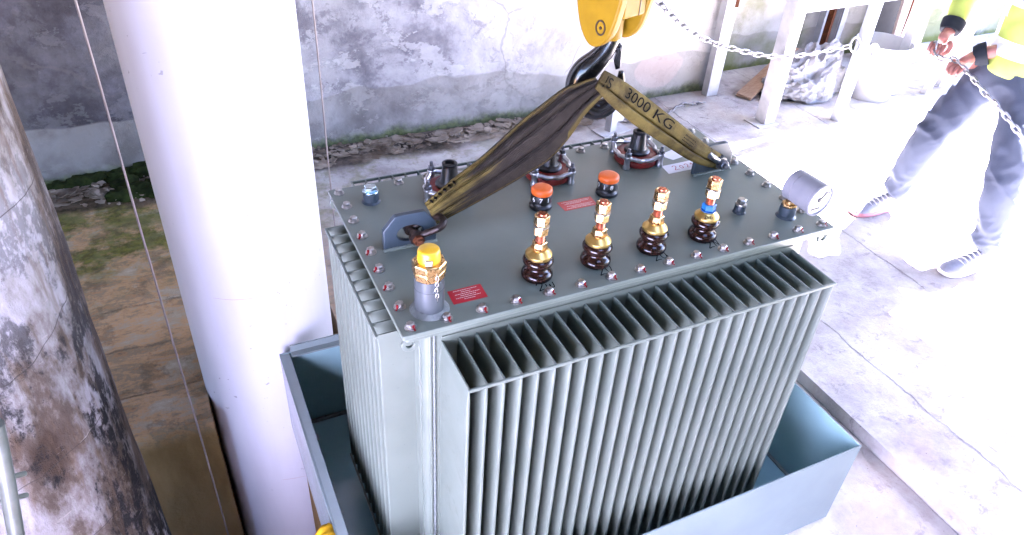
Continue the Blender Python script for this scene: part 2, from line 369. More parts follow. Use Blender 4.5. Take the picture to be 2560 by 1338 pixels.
def lathe(bm, prof, seg=32, mtx=None, cap=True, phase=0., mi=0):
    rings = []
    for r, z in prof:
        ring = [bm.verts.new((r*math.cos(2*PI*k/seg+phase), r*math.sin(2*PI*k/seg+phase), z)) for k in range(seg)] if r > 1e-6 else [bm.verts.new((0, 0, z))]
        rings.append(ring)
    fs = []
    for a, b in zip(rings, rings[1:]):
        for k in range(seg):
            k2 = (k+1) % seg
            if len(a) == 1 and len(b) == 1: continue
            if len(a) == 1: fs.append(bm.faces.new((a[0], b[k], b[k2])))
            elif len(b) == 1: fs.append(bm.faces.new((a[k], a[k2], b[0])))
            else: fs.append(bm.faces.new((a[k], a[k2], b[k2], b[k])))
    if cap:
        if len(rings[0]) > 1: fs.append(bm.faces.new(rings[0][::-1]))
        if len(rings[-1]) > 1: fs.append(bm.faces.new(rings[-1]))
    for f in fs: f.material_index = mi
    vs = [v for r in rings for v in r]
    if mtx is not None: xform(vs, mtx)
    return vs
def tube(bm, pts, rad, seg=10, closed=False, mi=0, cap=True):
    pts = [V(p) for p in pts]; n = len(pts)
    rads = rad if isinstance(rad, (list, tuple)) else [rad]*n
    rings = []; prev = None
    for i, p in enumerate(pts):
        if closed: t = (pts[(i+1) % n]-pts[i-1]).normalized()
        else: t = (pts[min(i+1, n-1)]-pts[max(i-1, 0)]).normalized()
        if prev is None: x = t.orthogonal().normalized()
        else: x = (prev - t*prev.dot(t)).normalized()
        prev = x; y = t.cross(x)
        rings.append([bm.verts.new(p + (x*math.cos(2*PI*k/seg)+y*math.sin(2*PI*k/seg))*rads[i]) for k in range(seg)])
    prs = list(zip(rings, rings[1:]))
    if closed: prs.append((rings[-1], rings[0]))
    for a, b in prs:
        off = 0
        if closed and a is rings[-1]:
            off = min(range(seg), key=lambda o: (a[0].co-b[o].co).length)
        for k in range(seg):
            f = bm.faces.new((a[k], a[(k+1) % seg], b[(k+1+off) % seg], b[(k+off) % seg])); f.material_index = mi
    if cap and not closed:
        bm.faces.new(rings[0][::-1]).material_index = mi; bm.faces.new(rings[-1]).material_index = mi
    return [v for r in rings for v in r]
def prism(bm, outline, thick, mtx, holes=None, mi=0):
    """outline in local XY, extruded from z=0 to thick"""
    n = len(outline)
    a = [bm.verts.new(mtx @ V((x, y, 0))) for x, y in outline]; b = [bm.verts.new(mtx @ V((x, y, thick))) for x, y in outline]
    fs = [bm.faces.new(a[::-1]), bm.faces.new(b)]
    for k in range(n): fs.append(bm.faces.new((a[k], a[(k+1) % n], b[(k+1) % n], b[k])))
    for f in fs: f.material_index = mi
    return a+b
def ring_plate(bm, outer, inner, thick, mtx):
    n = len(outer)
    A = [[bm.verts.new(mtx @ V((x, y, z))) for x, y in pts] for z in (0, thick) for pts in (outer, inner)]
    for k in range(n):
        k2 = (k+1) % n
        bm.faces.new((A[0][k], A[0][k2], A[1][k2], A[1][k])); bm.faces.new((A[2][k], A[2][k2], A[3][k2], A[3][k]))
        bm.faces.new((A[0][k], A[0][k2], A[2][k2], A[2][k])); bm.faces.new((A[1][k], A[1][k2], A[3][k2], A[3][k]))
def hexprism(bm, r, z0, z1, mtx=None, ch=.0015, phase=0., mi=0):
    return lathe(bm, [(r-ch, z0), (r, z0+ch), (r, z1-ch), (r-ch, z1)], 6, mtx, True, phase, mi)
def smoothpath(pts, n=8, closed=False):
    pts = [V(p) for p in pts]; out = []; m = len(pts)
    rng = range(m if closed else m-1)
    for i in rng:
        p0 = pts[i-1] if (i > 0 or closed) else pts[0]; p1 = pts[i]; p2 = pts[(i+1) % m]; p3 = pts[(i+2) % m] if (closed or i+2 < m) else pts[-1]
        for k in range(n):
            t = k/n
            out.append(.5*((2*p1)+(p2-p0)*t+(2*p0-5*p1+4*p2-p3)*t*t+(3*p1-p0-3*p2+p3)*t**3))
    if not closed: out.append(pts[-1])
    return out
def strokes(bm, lines, o, xd, yd, size, w, up=V((0, 0, 1)), lift=.0006):
    """pen strokes as thin raised ribbons on a flat surface"""
    for ln in lines:
        pts = [V(o)+V(xd)*(x*size)+V(yd)*(y*size)+up*lift for x, y in ln]
        if len(pts) > 2: pts = smoothpath(pts, 5)
        n = len(pts); vs = []
        for i, p in enumerate(pts):
            t = (pts[min(i+1, n-1)]-pts[max(i-1, 0)]).normalized(); s = up.cross(t)*w/2
            vs.append((bm.verts.new(p-s), bm.verts.new(p+s)))
        for a, b in zip(vs, vs[1:]): bm.faces.new((a[0], b[0], b[1], a[1]))
def text_mesh(body, size):
    cu = bpy.data.curves.new('txt', 'FONT'); cu.body = body; cu.size = size; cu.align_x = 'CENTER'; cu.align_y = 'CENTER'; cu.resolution_u = 3
    o = bpy.data.objects.new('txt', cu); COL.objects.link(o)
    dg = bpy.context.evaluated_depsgraph_get(); me = bpy.data.meshes.new_from_object(o.evaluated_get(dg))
    bpy.data.objects.remove(o); bpy.data.curves.remove(cu)
    return me
def copy_tree(o, loc=None, parent=None, label=None, rotz=None):
    c = o.copy(); COL.objects.link(c)
    if parent is not None: c.parent = parent
    if loc is not None: c.location = loc
    if rotz is not None: c.rotation_euler = (0, 0, rotz)
    if label: c['label'] = label
    for ch in list(o.children): copy_tree(ch, None, c)
    return c

# ================================================================== SETTING
def poly_slab(name, outline, ztop, depth, mat):
    bm = bmesh.new(); prism(bm, outline, depth, Matrix.Translation((0, 0, ztop-depth)))
    bmesh.ops.triangulate(bm, faces=[f for f in bm.faces if len(f.verts) > 4])
    o = finish(name, bm, mat, smooth_angle=0, keep=True); return tag(o, kind='structure')
FL = 0.0
def cell_slab(name, xs, ys, keep, ztop, depth, mat):
    """slab made of rectangular cells sharing their corners, sides only along the outline"""
    bm = bmesh.new(); g = {}
    def vv(i, k, z):
        if (i, k, z) not in g: g[(i, k, z)] = bm.verts.new((xs[i], ys[k], z))
        return g[(i, k, z)]
    cells = {(i, k) for i in range(len(xs)-1) for k in range(len(ys)-1) if keep((xs[i]+xs[i+1])/2, (ys[k]+ys[k+1])/2)}
    zb = ztop-depth
    for i, k in cells:
        bm.faces.new((vv(i, k, ztop), vv(i+1, k, ztop), vv(i+1, k+1, ztop), vv(i, k+1, ztop)))
        for (di, dk, p, q) in ((0, -1, (i, k), (i+1, k)), (1, 0, (i+1, k), (i+1, k+1)), (0, 1, (i+1, k+1), (i, k+1)), (-1, 0, (i, k+1), (i, k))):
            if (i+di, k+dk) not in cells: bm.faces.new((vv(*p, ztop), vv(*p, zb), vv(*q, zb), vv(*q, ztop)))
    me = bpy.data.meshes.new(name); bm.to_mesh(me); bm.free()
    return tag(link(name, me, mat, smooth_angle=0, keep=True), kind='structure')
cell_slab('floor', [-4.5, -.435, -.27, .085, 1.685, 14], [-1.75, -.35, .9, 1.36, 3.4], lambda x, y: (y > 1.36) or x > 1.685 or (y > .9 and (x < -.435 or x > .085)) or (y < -.35 and x < -.27), 0, 1.6, M['floor'])
cell_slab('pit_floor', [-.265, -.17, .08, 1.68], [-1.745, -.36, .79, .896], lambda x, y: (y < .79 and x > -.17) or x > .08 or y < -.36, -.055, 1.5, M['floor'])
bm = bmesh.new(); bmesh.ops.create_grid(bm, x_segments=2, y_segments=2, size=150)
tag(finish('ground', bm, M['soil'], smooth_angle=0, origin=(0, 0, 0)), kind='structure').location = (0, 0, -1.45)

cell_slab('yard_paving', [-1.05, -.2], [-5, -1.76], lambda x, y: True, -.01, .2, M['yard'])  # added unseen pale paving, bounces light towards the transformer
cell_slab('yard', [-.196, 14], [-12, -1.76], lambda x, y: True, -.02, .2, M['yard_dark'])  # added unseen dark ground, keeps frontal bounce light off the fins
bm = bmesh.new(); box(bm, (-1.25, -5.3, -.02), (9, -5.05, 3.3)); box(bm, (-1.25, -5.05, -.05), (-1.05, -2.404, 3.3))  # added unseen wall, blocks low sky light from the fin gaps
tag(finish('yard_wall', bm, M['yard_dark'], smooth_angle=0, bevel=.01), 'dark weathered end wall of the shed behind the camera', 'wall')
def rough_wall(name, x0, x1, y, z1, t):
    """wall whose front face is a grid with shallow hand-made unevenness"""
    bm = bmesh.new(); nx, nz = int((x1-x0)/.05), int((z1+.06)/.05)
    g = []
    for i in range(nx+1):
        col = []
        for k in range(nz+1):
            xx = x0+(x1-x0)*i/nx; zz = -.06+(z1+.06)*k/nz
            d = .02*noise.noise(V((xx*1.6, zz*1.6, 3)))+.008*noise.noise(V((xx*6, zz*6, 9)))
            col.append(bm.verts.new((xx, y-d*(1 if 0 < i < nx else 0), zz)))
        g.append(col)
    for i in range(nx):
        for k in range(nz): bm.faces.new((g[i][k], g[i+1][k], g[i+1][k+1], g[i][k+1]))
    ed = [e for e in bm.edges if e.is_boundary]
    r = bmesh.ops.extrude_edge_only(bm, edges=ed)
    nv = [v for v in r['geom'] if isinstance(v, bmesh.types.BMVert)]
    for v in nv: v.co.y = y+t
    return finish(name, bm, M['wall'], smooth_angle=40)
WY = 2.735
tag(rough_wall('concrete_wall', -4.4, 3.03, WY, 3.3, .6), 'long stained grey concrete wall with peeling plaster behind the transformer', 'wall')
tag(rough_wall('concrete_wall', 3.032, 9., 3.0, 3.3, .3), 'mouldy greenish recessed wall behind the white rack and bucket', 'wall')
bm = bmesh.new(); box(bm, (-4.6, -.6, -1.5), (-4.4, 3.4, 3.3))
tag(finish('side_wall', bm, M['wall'], smooth_angle=0), 'plain grey side wall far to the left beyond the weathered column', 'wall')
bm = bmesh.new(); box(bm, (-1.25, -2.4, -.05), (-1.05, -.42, 1.35))  # added unseen reflector wall, throws sunlight onto the transformer's left and front
tag(finish('yard_wall', bm, M['white_wall'], smooth_angle=0, bevel=.01), 'low pale blue painted yard wall left of the camera in front of the shed', 'wall')
bm = bmesh.new()  # unseen roof, its slot and edges shaped to steer sun and sky light
box(bm, (-4.6, -5., 3.302), (.298, 3.4, 3.42)); box(bm, (.302, -.15, 3.302), (1.248, 3.4, 3.42)); box(bm, (.302, -5., 3.302), (1.248, -1.95, 3.42)); box(bm, (1.252, -5., 3.302), (4.6, 3.4, 3.42))
box(bm, (4.602, 2.42, 3.302), (9., 3.4, 3.42))
tag(finish('shed_roof', bm, M['roof_dark'], smooth_angle=0), 'flat dark roof of the open shed above the transformer', 'roof')

# ------------------------------------------------------------------ moss strip and rubble along the wall
bm = bmesh.new()
def moss_clump(bm, c, sx, sy, sz):
    r = bmesh.ops.create_icosphere(bm, subdivisions=3, radius=1)
    for v in r['verts']:
        d = v.co.normalized(); k = 1+.55*noise.noise(d*2.3+c*7)+.25*noise.noise(d*7+c*3)
        v.co = V((d.x*sx*k, d.y*sy*k, d.z*sz*k))+c
for i in range(64):
    t = i/63; xx = -1.5+3.6*t
    if random.random() < .18 or xx > .15: continue
    s = random.uniform(.5, 1.15)*(1.15 if xx < .1 else .42)
    moss_clump(bm, V((xx, WY-.015, .012+random.uniform(-.01, .03))), .07*s, .030*s, .035*s)
for i in range(10):
    moss_clump(bm, V((-.62+random.uniform(-.06, .5), 2.55+random.uniform(-.03, .14), .0)), .08, .05, .05)
tag(finish('moss', bm, M['moss'], smooth_angle=80), 'dark green moss growing along the foot of the wall', 'moss', kind='stuff')
bm = bmesh.new()
for i in range(1100):
    xx = random.uniform(-1.1, 2.25); yy = random.triangular(2.50, 2.72, 2.65) - (.10*random.random() if xx < 0 else 0)
    s = random.choice((.006, .008, .011, .015, .024))*random.uniform(.7, 1.4)
    if xx < 0: s *= .7
    n = random.randint(4, 6); out = []
    for k in range(n):
        a = 2*PI*k/n+random.uniform(-.3, .3); out.append((s*math.cos(a)*random.uniform(.7, 1.4), s*math.sin(a)*random.uniform(.6, 1)))
    mt = Matrix.Translation((xx, yy, .004+random.uniform(0, .02))) @ Matrix.Rotation(random.uniform(0, 6.28), 4, 'Z') @ Matrix.Rotation(random.uniform(-.28, .28), 4, 'X')
    prism(bm, out, s*random.uniform(.12, .34), mt)
for i in range(60):
    xx = random.uniform(-1.3, 2.2); c = V((xx, random.uniform(2.53, 2.72), -.006)); moss_clump(bm, c, .09, .05, .011)
tag(finish('rubble', bm, M['rubble'], smooth_angle=0), 'strip of broken slate and grit lying along the wall foot', 'rubble', kind='stuff')

# ------------------------------------------------------------------ white pipe, weathered column, wires
PC = V((-.203, 1.072, 0)); PR = .235
bm = bmesh.new(); lathe(bm, [(PR, -1.4), (PR, -.4), (PR, .6), (PR, 1.6), (PR, 2.6), (PR, 3.3)], 96, Matrix.Translation(PC))
pipe = tag(finish('white_pipe', bm, M['white_pipe'], smooth_angle=60), 'thick smooth white vertical pipe rising between the weathered column and the transformer', 'pipe')
def pipe_hit(u, v):
    d = ray(u, v); ox, oy = CAM.x-PC.x, CAM.y-PC.y
    a = d.x**2+d.y**2; b_ = ox*d.x+oy*d.y; c = ox*ox+oy*oy-(PR+.0006)**2
    return CAM+d*((-b_-math.sqrt(b_*b_-a*c))/a)
def pipe_scratch(mat, pts, w):
    bm = bmesh.new()
    q = [pipe_hit(p.x, p.y) for p in smoothpath([(a, b, 0) for a, b in pts], 6)]
    vs = []
    for i, p in enumerate(q):
        t = (q[min(i+1, len(q)-1)]-q[max(i-1, 0)]).normalized(); nn = V((p.x-PC.x, p.y-PC.y, 0)).normalized(); s = nn.cross(t)*w*(.35+.65*math.sin(PI*i/(len(q)-1)))
        vs.append((bm.verts.new(p-s), bm.verts.new(p+s)))
    for a, b in zip(vs, vs[1:]): bm.faces.new((a[0], b[0], b[1], a[1]))
    finish('scratch', bm, mat, pipe)
RS = pmat('scratch_red', (.36, .16, .14), (.45, .28, .26), 40, .6); GS = pmat('scratch_grey', (.36, .36, .44), (.5, .5, .56), 40, .6)
for pts, w_ in (([(532, 745), (580, 750), (630, 746), (680, 735)], .0008), ([(705, 1200), (735, 1196), (770, 1189)], .0007)): pipe_scratch(RS, pts, w_)
for pts, w_ in (([(465, 122), (520, 129), (580, 130), (640, 134)], .0007), ([(355, 134), (367, 132)], .0012), ([(567, 183), (576, 183)], .0014), ([(567, 193), (576, 193)], .0018)): pipe_scratch(GS, pts, w_)

CC = V((-.845, .338, 0)); CR = .26
bm = bmesh.new(); rings = []
for i in range(141):
    z = -1.42+4.7*i/140; ring = []
    for k in range(96):
        a = 2*PI*k/96; d = V((math.cos(a), math.sin(a), z*1.0))
        r = CR+.006*noise.noise(V((d.x*2.5, d.y*2.5, z*2.2)))+.004*noise.noise(V((d.x*9, d.y*9, z*4)))+.0035*abs(noise.noise(V((d.x*16, d.y*16, z*9))))
        ring.append(bm.verts.new((CC.x+r*d.x, CC.y+r*d.y, z)))
    rings.append(ring)
for a, b in zip(rings, rings[1:]):
    for k in range(96): bm.faces.new((a[k], a[(k+1) % 96], b[(k+1) % 96], b[k]))
bm.faces.new(rings[-1])
tag(finish('weathered_column', bm, M['column'], smooth_angle=60), 'massive round column with peeling grey paint and black tar patches on the left', 'column')

def vwire(u, v, D, z0, label):
    d = ray(u, v); h = math.hypot(d.x, d.y); p = V((CAM.x+d.x/h*D, CAM.y+d.y/h*D, 0))
    bm = bmesh.new(); tube(bm, [V((p.x, p.y, z0+(3.3-z0)*i/14))+V((.0012*math.sin(i*1.7), 0, 0)) for i in range(15)], .0027, 8)
    tag(finish('wire', bm, M['wire']), label, 'wire')
vwire(187, 0, 1.75, -1.4, 'thin taut wire hanging between the weathered column and the white pipe')
vwire(780, 0, 2.42, 0, 'thin taut wire hanging just right of the white pipe behind the transformer')

# ------------------------------------------------------------------ ladder scrap at the lower left
lad = empty('ladder', (-.66, -.1, -1.4), 'pale green metal ladder in the bottom left corner in front of the column', 'ladder')
d0 = 1.12
def on_d(u, v, D):
    d = ray(u, v); h = math.hypot(d.x, d.y); return CAM+d*(D/h)
bm = bmesh.new(); tube(bm, [on_d(-12, 1060, d0), on_d(2, 1130, d0), on_d(20, 1220, d0), on_d(42, 1345, d0), on_d(70, 1500, d0)], .013, 12); finish('rail', bm, M['ladder'], lad)
bm = bmesh.new(); tube(bm, [on_d(-140, 1100, d0+.1), on_d(-60, 1560, d0+.1)], .013, 12); finish('rail', bm, M['ladder'], lad)
for (a, b_) in (((10, 1198), (62, 1184)), ((22, 1250), (66, 1238))):
    bm = bmesh.new(); tube(bm, [on_d(a[0]-120, a[1]+34, d0+.05), on_d(*a, d0+.01), on_d(*b_, d0+.03)], .005, 10); finish('rung', bm, M['ladder'], lad)

# ================================================================== OIL PAN
X0, X1, Y0, Y1, ZR, ZB = -.19, 1.319, -.229, .798, .30, -.05
pan = empty('oil_pan', ((X0+X1)/2, (Y0+Y1)/2, ZB), 'open teal grey steel oil pan on the floor under the transformer', 'oil pan')
T = .005
bm = bmesh.new()
box(bm, (X0, Y0, ZB), (X1, Y0+T, ZR)); box(bm, (X0, Y1-T, ZB), (X1, Y1, ZR))
box(bm, (X0, Y0+T, ZB), (X0+T, Y1-T, ZR)); box(bm, (X1-T, Y0+T, ZB), (X1, Y1-T, ZR))
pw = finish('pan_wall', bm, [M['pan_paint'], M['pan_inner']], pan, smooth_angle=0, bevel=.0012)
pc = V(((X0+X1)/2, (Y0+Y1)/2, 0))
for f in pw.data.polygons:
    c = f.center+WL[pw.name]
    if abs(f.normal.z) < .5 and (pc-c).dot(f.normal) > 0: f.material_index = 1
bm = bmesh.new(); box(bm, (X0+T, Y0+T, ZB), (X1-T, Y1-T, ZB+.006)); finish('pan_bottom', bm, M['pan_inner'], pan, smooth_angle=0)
bm = bmesh.new()
prism(bm, [(0, 0), (.028, 0), (.028, -.006), (.006, -.006), (.006, -.03), (0, -.03)], X1-X0-2*T-.06, axis_mat((X0+T+.03, Y1-T, ZR), (1, 0, 0), (0, -1, 0)))
prism(bm, [(0, 0), (.026, 0), (.026, -.006), (.006, -.006), (.006, -.03), (0, -.03)], Y1-Y0-2*T-.002, axis_mat((X0+T, Y1-T-.001, ZR-.001), (0, -1, 0), (1, 0, 0)))
finish('rim', bm, M['pan_paint'], pan, smooth_angle=0, bevel=.001)
bm = bmesh.new(); box(bm, (X0+T, Y1-T-.012, ZB+.006), (X1-T, Y1-T, ZB+.02)); box(bm, (X1-T-.012, Y0+T, ZB+.006), (X1-T, Y1-T-.013, ZB+.014)); finish('seam', bm, M['weld'], pan, smooth_angle=0, bevel=.003)
q = at_z(781, 1090, ZB+.02)
bm = bmesh.new(); lathe(bm, [(.022, 0), (.022, .005), (.013, .006), (.013, .026), (.007, .027), (.006, .012), (0, .012)], 24, Matrix.Translation((q.x, q.y, ZB+.006))); finish('drain_plug', bm, M['grey_metal'], pan)
# yellow rag over the rim
q = at_z(822, 1322, ZR)
bm = bmesh.new(); g = []
for i in range(13):
    row = []
    for k in range(9):
        a = i/12-.5; b_ = k/8-.5
        x = q.x-.005+b_*.07; y = q.y-.02+a*.075
        z = ZR+.006-max(0, abs(b_)-.18)*.10-.012*abs(a)+.006*noise.noise(V((a*6, b_*6, 2)))+.004*math.sin(a*22)
        row.append(bm.verts.new((x+.006*noise.noise(V((a*5, b_*5, 7))), y+.006*noise.noise(V((a*5, b_*5, 11))), z)))
    g.append(row)
for i in range(12):
    for k in range(8): bm.faces.new((g[i][k], g[i+1][k], g[i+1][k+1], g[i][k+1]))
o = tag(finish('rag', bm, M['yellow_rag'], smooth_angle=80), 'small crumpled yellow rag draped over the rim of the oil pan', 'rag'); s = o.modifiers.new('s', 'SOLIDIFY'); s.thickness = .002

# ================================================================== TRANSFORMER
ZP = 1.0            # top of the cover plate
SX, SY = .078, .06925
TR = empty('distribution_transformer', (.546, .277, .04), 'grey finned distribution transformer hanging from the sling above the oil pan', 'transformer')
def part(name, bm, mat, par=None, **k): return finish(name, bm, mat, par or TR, **k)
def rrect(x0, y0, x1, y1, r, n=6):
    out = []
    for cx, cy, a0 in ((x1-r, y1-r, 0), (x0+r, y1-r, 90), (x0+r, y0+r, 180), (x1-r, y0+r, 270)):
        for k in range(n+1):
            a = R(a0+90*k/n); out.append((cx+r*math.cos(a), cy+r*math.sin(a)))
    return out
TX0, TX1, TY0, TY1, TZ0, TZ1 = .028, 1.064, .004, .550, .04, .978
bm = bmesh.new(); prism(bm, rrect(TX0, TY0, TX1, TY1, .02), TZ1-TZ0, Matrix.Translation((0, 0, TZ0))); tank = part('tank', bm, M['tank_paint'])
bm = bmesh.new(); prism(bm, rrect(-.018, -.017, 1.116, .571, .012), .010, Matrix.Translation((0, 0, .9765))); part('tank_flange', bm, M['tank_paint'], bevel=.001)
bm = bmesh.new(); prism(bm, rrect(-.0235, -.0225, 1.1205, .5765, .005), .0115, Matrix.Translation((0, 0, ZP-.0115))); plate = part('cover_plate', bm, M['tank_paint'], bevel=.0015)
# weld beads on the front-left corner
bm = bmesh.new()
def bead(bm, x, y, z0, z1, r):
    n = int((z1-z0)/.006); tube(bm, [(x+.0006*math.sin(i*2.1), y, z0+(z1-z0)*i/n) for i in range(n+1)], [r*(.8+.35*abs(math.sin(i*.9+.4*math.sin(i*.37)))) for i in range(n+1)], 8)
bead(bm, .051, TY0-.0005, .06, .970, .0036)
part('weld_bead', bm, M['weld'], tank, smooth_angle=80)
bm = bmesh.new(); box(bm, (.0395, TY0-.0035, .05), (.0450, TY0+.001, .974)); box(bm, (.0245, TY0+.02, .05), (.030, TY0+.026, .974))
part('corner_strip', bm, M['tank_paint'], tank, bevel=.0012)
for sx, sy in ((-1, -1), (-1, 1), (1, -1), (1, 1)):
    bm = bmesh.new(); cx = -.006 if sx < 0 else 1.10; cy = .0 if sy < 0 else .554
    out = [(.018*math.cos(2*PI*k/28), .018*math.sin(2*PI*k/28)) for k in range(28)]; inn = [(.009*math.cos(2*PI*k/28), .009*math.sin(2*PI*k/28)) for k in range(28)]
    ring_plate(bm, out, inn, .008, axis_mat((cx+.006*sx, cy+.012*(-sy), .966), (-.6*sx, -.8, 0)) if False else axis_mat((cx, cy-.014 if sy < 0 else cy+.006, .968), (0, 1, 0)))
    part('tie_down_ear', bm, M['tank_paint'], bevel=.001)

# ---- corrugated fins
FZ0, FZ1 = .075, .94
def fin_mesh(depth):
    """one hollow pressed fin: root at y=0, tip at y=-depth"""
    bm = bmesh.new(); rings = []
    for z, w, ins in ((FZ1, .0030, 0), (FZ1-.010, .0034, 0), (FZ1-.020, .0052, .0), (FZ1-.034, .0076, 0), (FZ1-.05, .0082, 0), (FZ0+.05, .0082, 0), (FZ0+.03, .0076, 0), (FZ0+.010, .0034, 0), (FZ0, .003, 0)):
        h = w/2; pts = [(-h, 0)]
        for k in range(9):
            a = PI+PI*k/8; pts.append((h*math.cos(a), -depth+h+h*math.sin(a)*1.0))
        pts.append((h, 0)); rings.append([bm.verts.new((x, y, z)) for x, y in pts])
    for a, b in zip(rings, rings[1:]):
        for k in range(len(a)-1): bm.faces.new((a[k], a[k+1], b[k+1], b[k]))
    bm.faces.new(rings[0]); bm.faces.new(rings[-1][::-1])
    bmesh.ops.recalc_face_normals(bm, faces=bm.faces)
    me = bpy.data.meshes.new('fin'); bm.to_mesh(me); bm.free(); me.materials.append(M['tank_paint'])
    for p in me.polygons: p.use_smooth = True
    me.set_sharp_from_angle(angle=R(40)); return me
def bank(n, first, last, wall, depth, rot):
    """radiator bank: back sheet, tip bars and n fins; rot 0 = front, 90 = right, 180 = back, 270 = left"""
    c, s = math.cos(rot), math.sin(rot)
    me = fin_mesh(depth)
    def W(a, d): # a along the bank, d outward
        if rot == 0: return V((a, wall-d, 0))
        if rot == 1: return V((wall+d, a, 0))
        if rot == 2: return V((a, wall+d, 0))
        return V((wall-d, a, 0))
    rz = {0: 0, 1: PI/2, 2: PI, 3: -PI/2}[rot]
    bm = bmesh.new(); p, q = W(first, -.004), W(last, .0025)
    box(bm, (min(p.x, q.x), min(p.y, q.y), FZ0-.01), (max(p.x, q.x), max(p.y, q.y), FZ1+.012))
    rb = part('radiator_panel', bm, M['tank_paint'], smooth_angle=0)
    for i in range(n):
        a = first+(last-first)*i/(n-1); o = bpy.data.objects.new('fin', me); COL.objects.link(o); o.parent = rb
        o.location = W(a, 0)-WL[rb.name]; o.rotation_euler = (0, 0, rz); WL[o.name] = W(a, 0)
    for z0, z1 in ((FZ1-.0085, FZ1-.0005), (FZ0+.0005, FZ0+.0085)):
        bm = bmesh.new(); p, q = W(first-.003, depth-.0015), W(last+.003, depth+.0045)
        box(bm, (min(p.x, q.x), min(p.y, q.y), z0), (max(p.x, q.x), max(p.y, q.y), z1)); part('tip_bar', bm, M['tank_paint'], rb, smooth_angle=0, bevel=.0015)
bank(26, .068, 1.020, TY0, .150, 0)
bank(26, .068, 1.020, TY1, .152, 2)
bank(12, .068, .498, TX0, .079, 3)
bank(12, .068, .498, TX1, .06, 1)

# ---- cover bolts
def bolt_mesh(mark):
    bm = bmesh.new()
    lathe(bm, [(.0128, 0), (.0128, .0022), (.0118, .0026)], 24)
    lathe(bm, [(.0098, .0026), (.0098, .005), (.0092, .0054)], 20)
    vs = hexprism(bm, .0092, .0054, .0122, None, .0012, random.random())
    vs2 = lathe(bm, [(.0062, .0122), (.0055, .0128), (0, .0128)], 16)
    if mark:
        a = {1: R(-62), 2: R(215)}[mark]; m4 = Matrix.Rotation(a, 4, 'Z')
        v = box(bm, (.0080, -.0020, .0022), (.0104, .0022, .0116), 1); xform(v, m4)
        v = box(bm, (.0098, -.0018, .0004), (.0146, .0018, .0030), 1); xform(v, m4)
    bmesh.ops.recalc_face_normals(bm, faces=bm.faces)
    me = bpy.data.meshes.new('bolt'); bm.to_mesh(me); bm.free(); me.materials.append(M['zinc']); me.materials.append(M['red_mark'])
    for p in me.polygons: p.use_smooth = True
    me.set_sharp_from_angle(angle=R(35)); return me
BM = [bolt_mesh(0), bolt_mesh(1), bolt_mesh(2)]
spots = [(i*SX, 0, 1) for i in range(15)]+[(0, j*SY, 2 if j < 6 else 0) for j in range(1, 9)]+[(14*SX, j*SY, 0) for j in range(1, 9)]+[(i*SX, 8*SY, 0) for i in range(1, 14)]
for x, y, mk in spots:
    o = bpy.data.objects.new('bolt', BM[mk]); COL.objects.link(o); o.parent = TR
    o.location = V((x+random.uniform(-.001, .001), y, ZP))-WL[TR.name]; o.rotation_euler = (0, 0, random.uniform(-.25, .25))
    if mk: o['label'] = 'bolt with a red paint stripe'

# ---- lifting lugs
def lug(x, y):
    out = []
    w, h, ch = .125, .086, .034
    outline = [(0, 0), (w, 0), (w, h-ch), (w-ch*.75, h), (ch*.85, h), (0, h-ch)]
    # resample to match the slotted hole
    def resample(pts, n):
        seg = [(V((*pts[i], 0)), V((*pts[(i+1) % len(pts)], 0))) for i in range(len(pts))]; tot = sum((b-a).length for a, b in seg); res = []
        for k in range(n):
            d = tot*k/n
            for a, b in seg:
                l = (b-a).length
                if d <= l: p = a+(b-a)*(d/l); res.append((p.x, p.y)); break
                d -= l
        return res
    n = 72
    hole = [(w*.50+.031*math.cos(2*PI*k/n), .036+.021*math.sin(2*PI*k/n)) for k in range(n)]
    o2 = []
    for hx, hy in hole:   # cast from the hole centre onto the outline
        dx, dy = hx-w*.5, hy-.036; best = 1e9
        for i in range(len(outline)):
            (ax, ay), (bx, by) = outline[i], outline[(i+1) % len(outline)]
            den = dx*(by-ay)-dy*(bx-ax)
            if abs(den) < 1e-12: continue
            t = ((ax-w*.5)*(by-ay)-(ay-.036)*(bx-ax))/den; u = ((ax-w*.5)*dy-(ay-.036)*dx)/den
            if t > 0 and -1e-6 <= u <= 1+1e-6: best = min(best, t)
        o2.append((w*.5+dx*best, .036+dy*best))
    bm = bmesh.new(); ring_plate(bm, o2, hole, .014, axis_mat((x, y+.007, ZP), (0, -1, 0), (1, 0, 0)))
    lg = part('lifting_lug', bm, M['lug_paint'], bevel=.0016)
    bm = bmesh.new(); tube(bm, [(x-.002+(w+.004)*i/40, y-.008, ZP+.001) for i in range(41)], [.005*(.8+.3*abs(math.sin(i*1.1))) for i in range(41)], 8)
    part('weld_bead', bm, M['tank_paint'], lg, smooth_angle=80)
lug(.030, .277); lug(.930, .330)

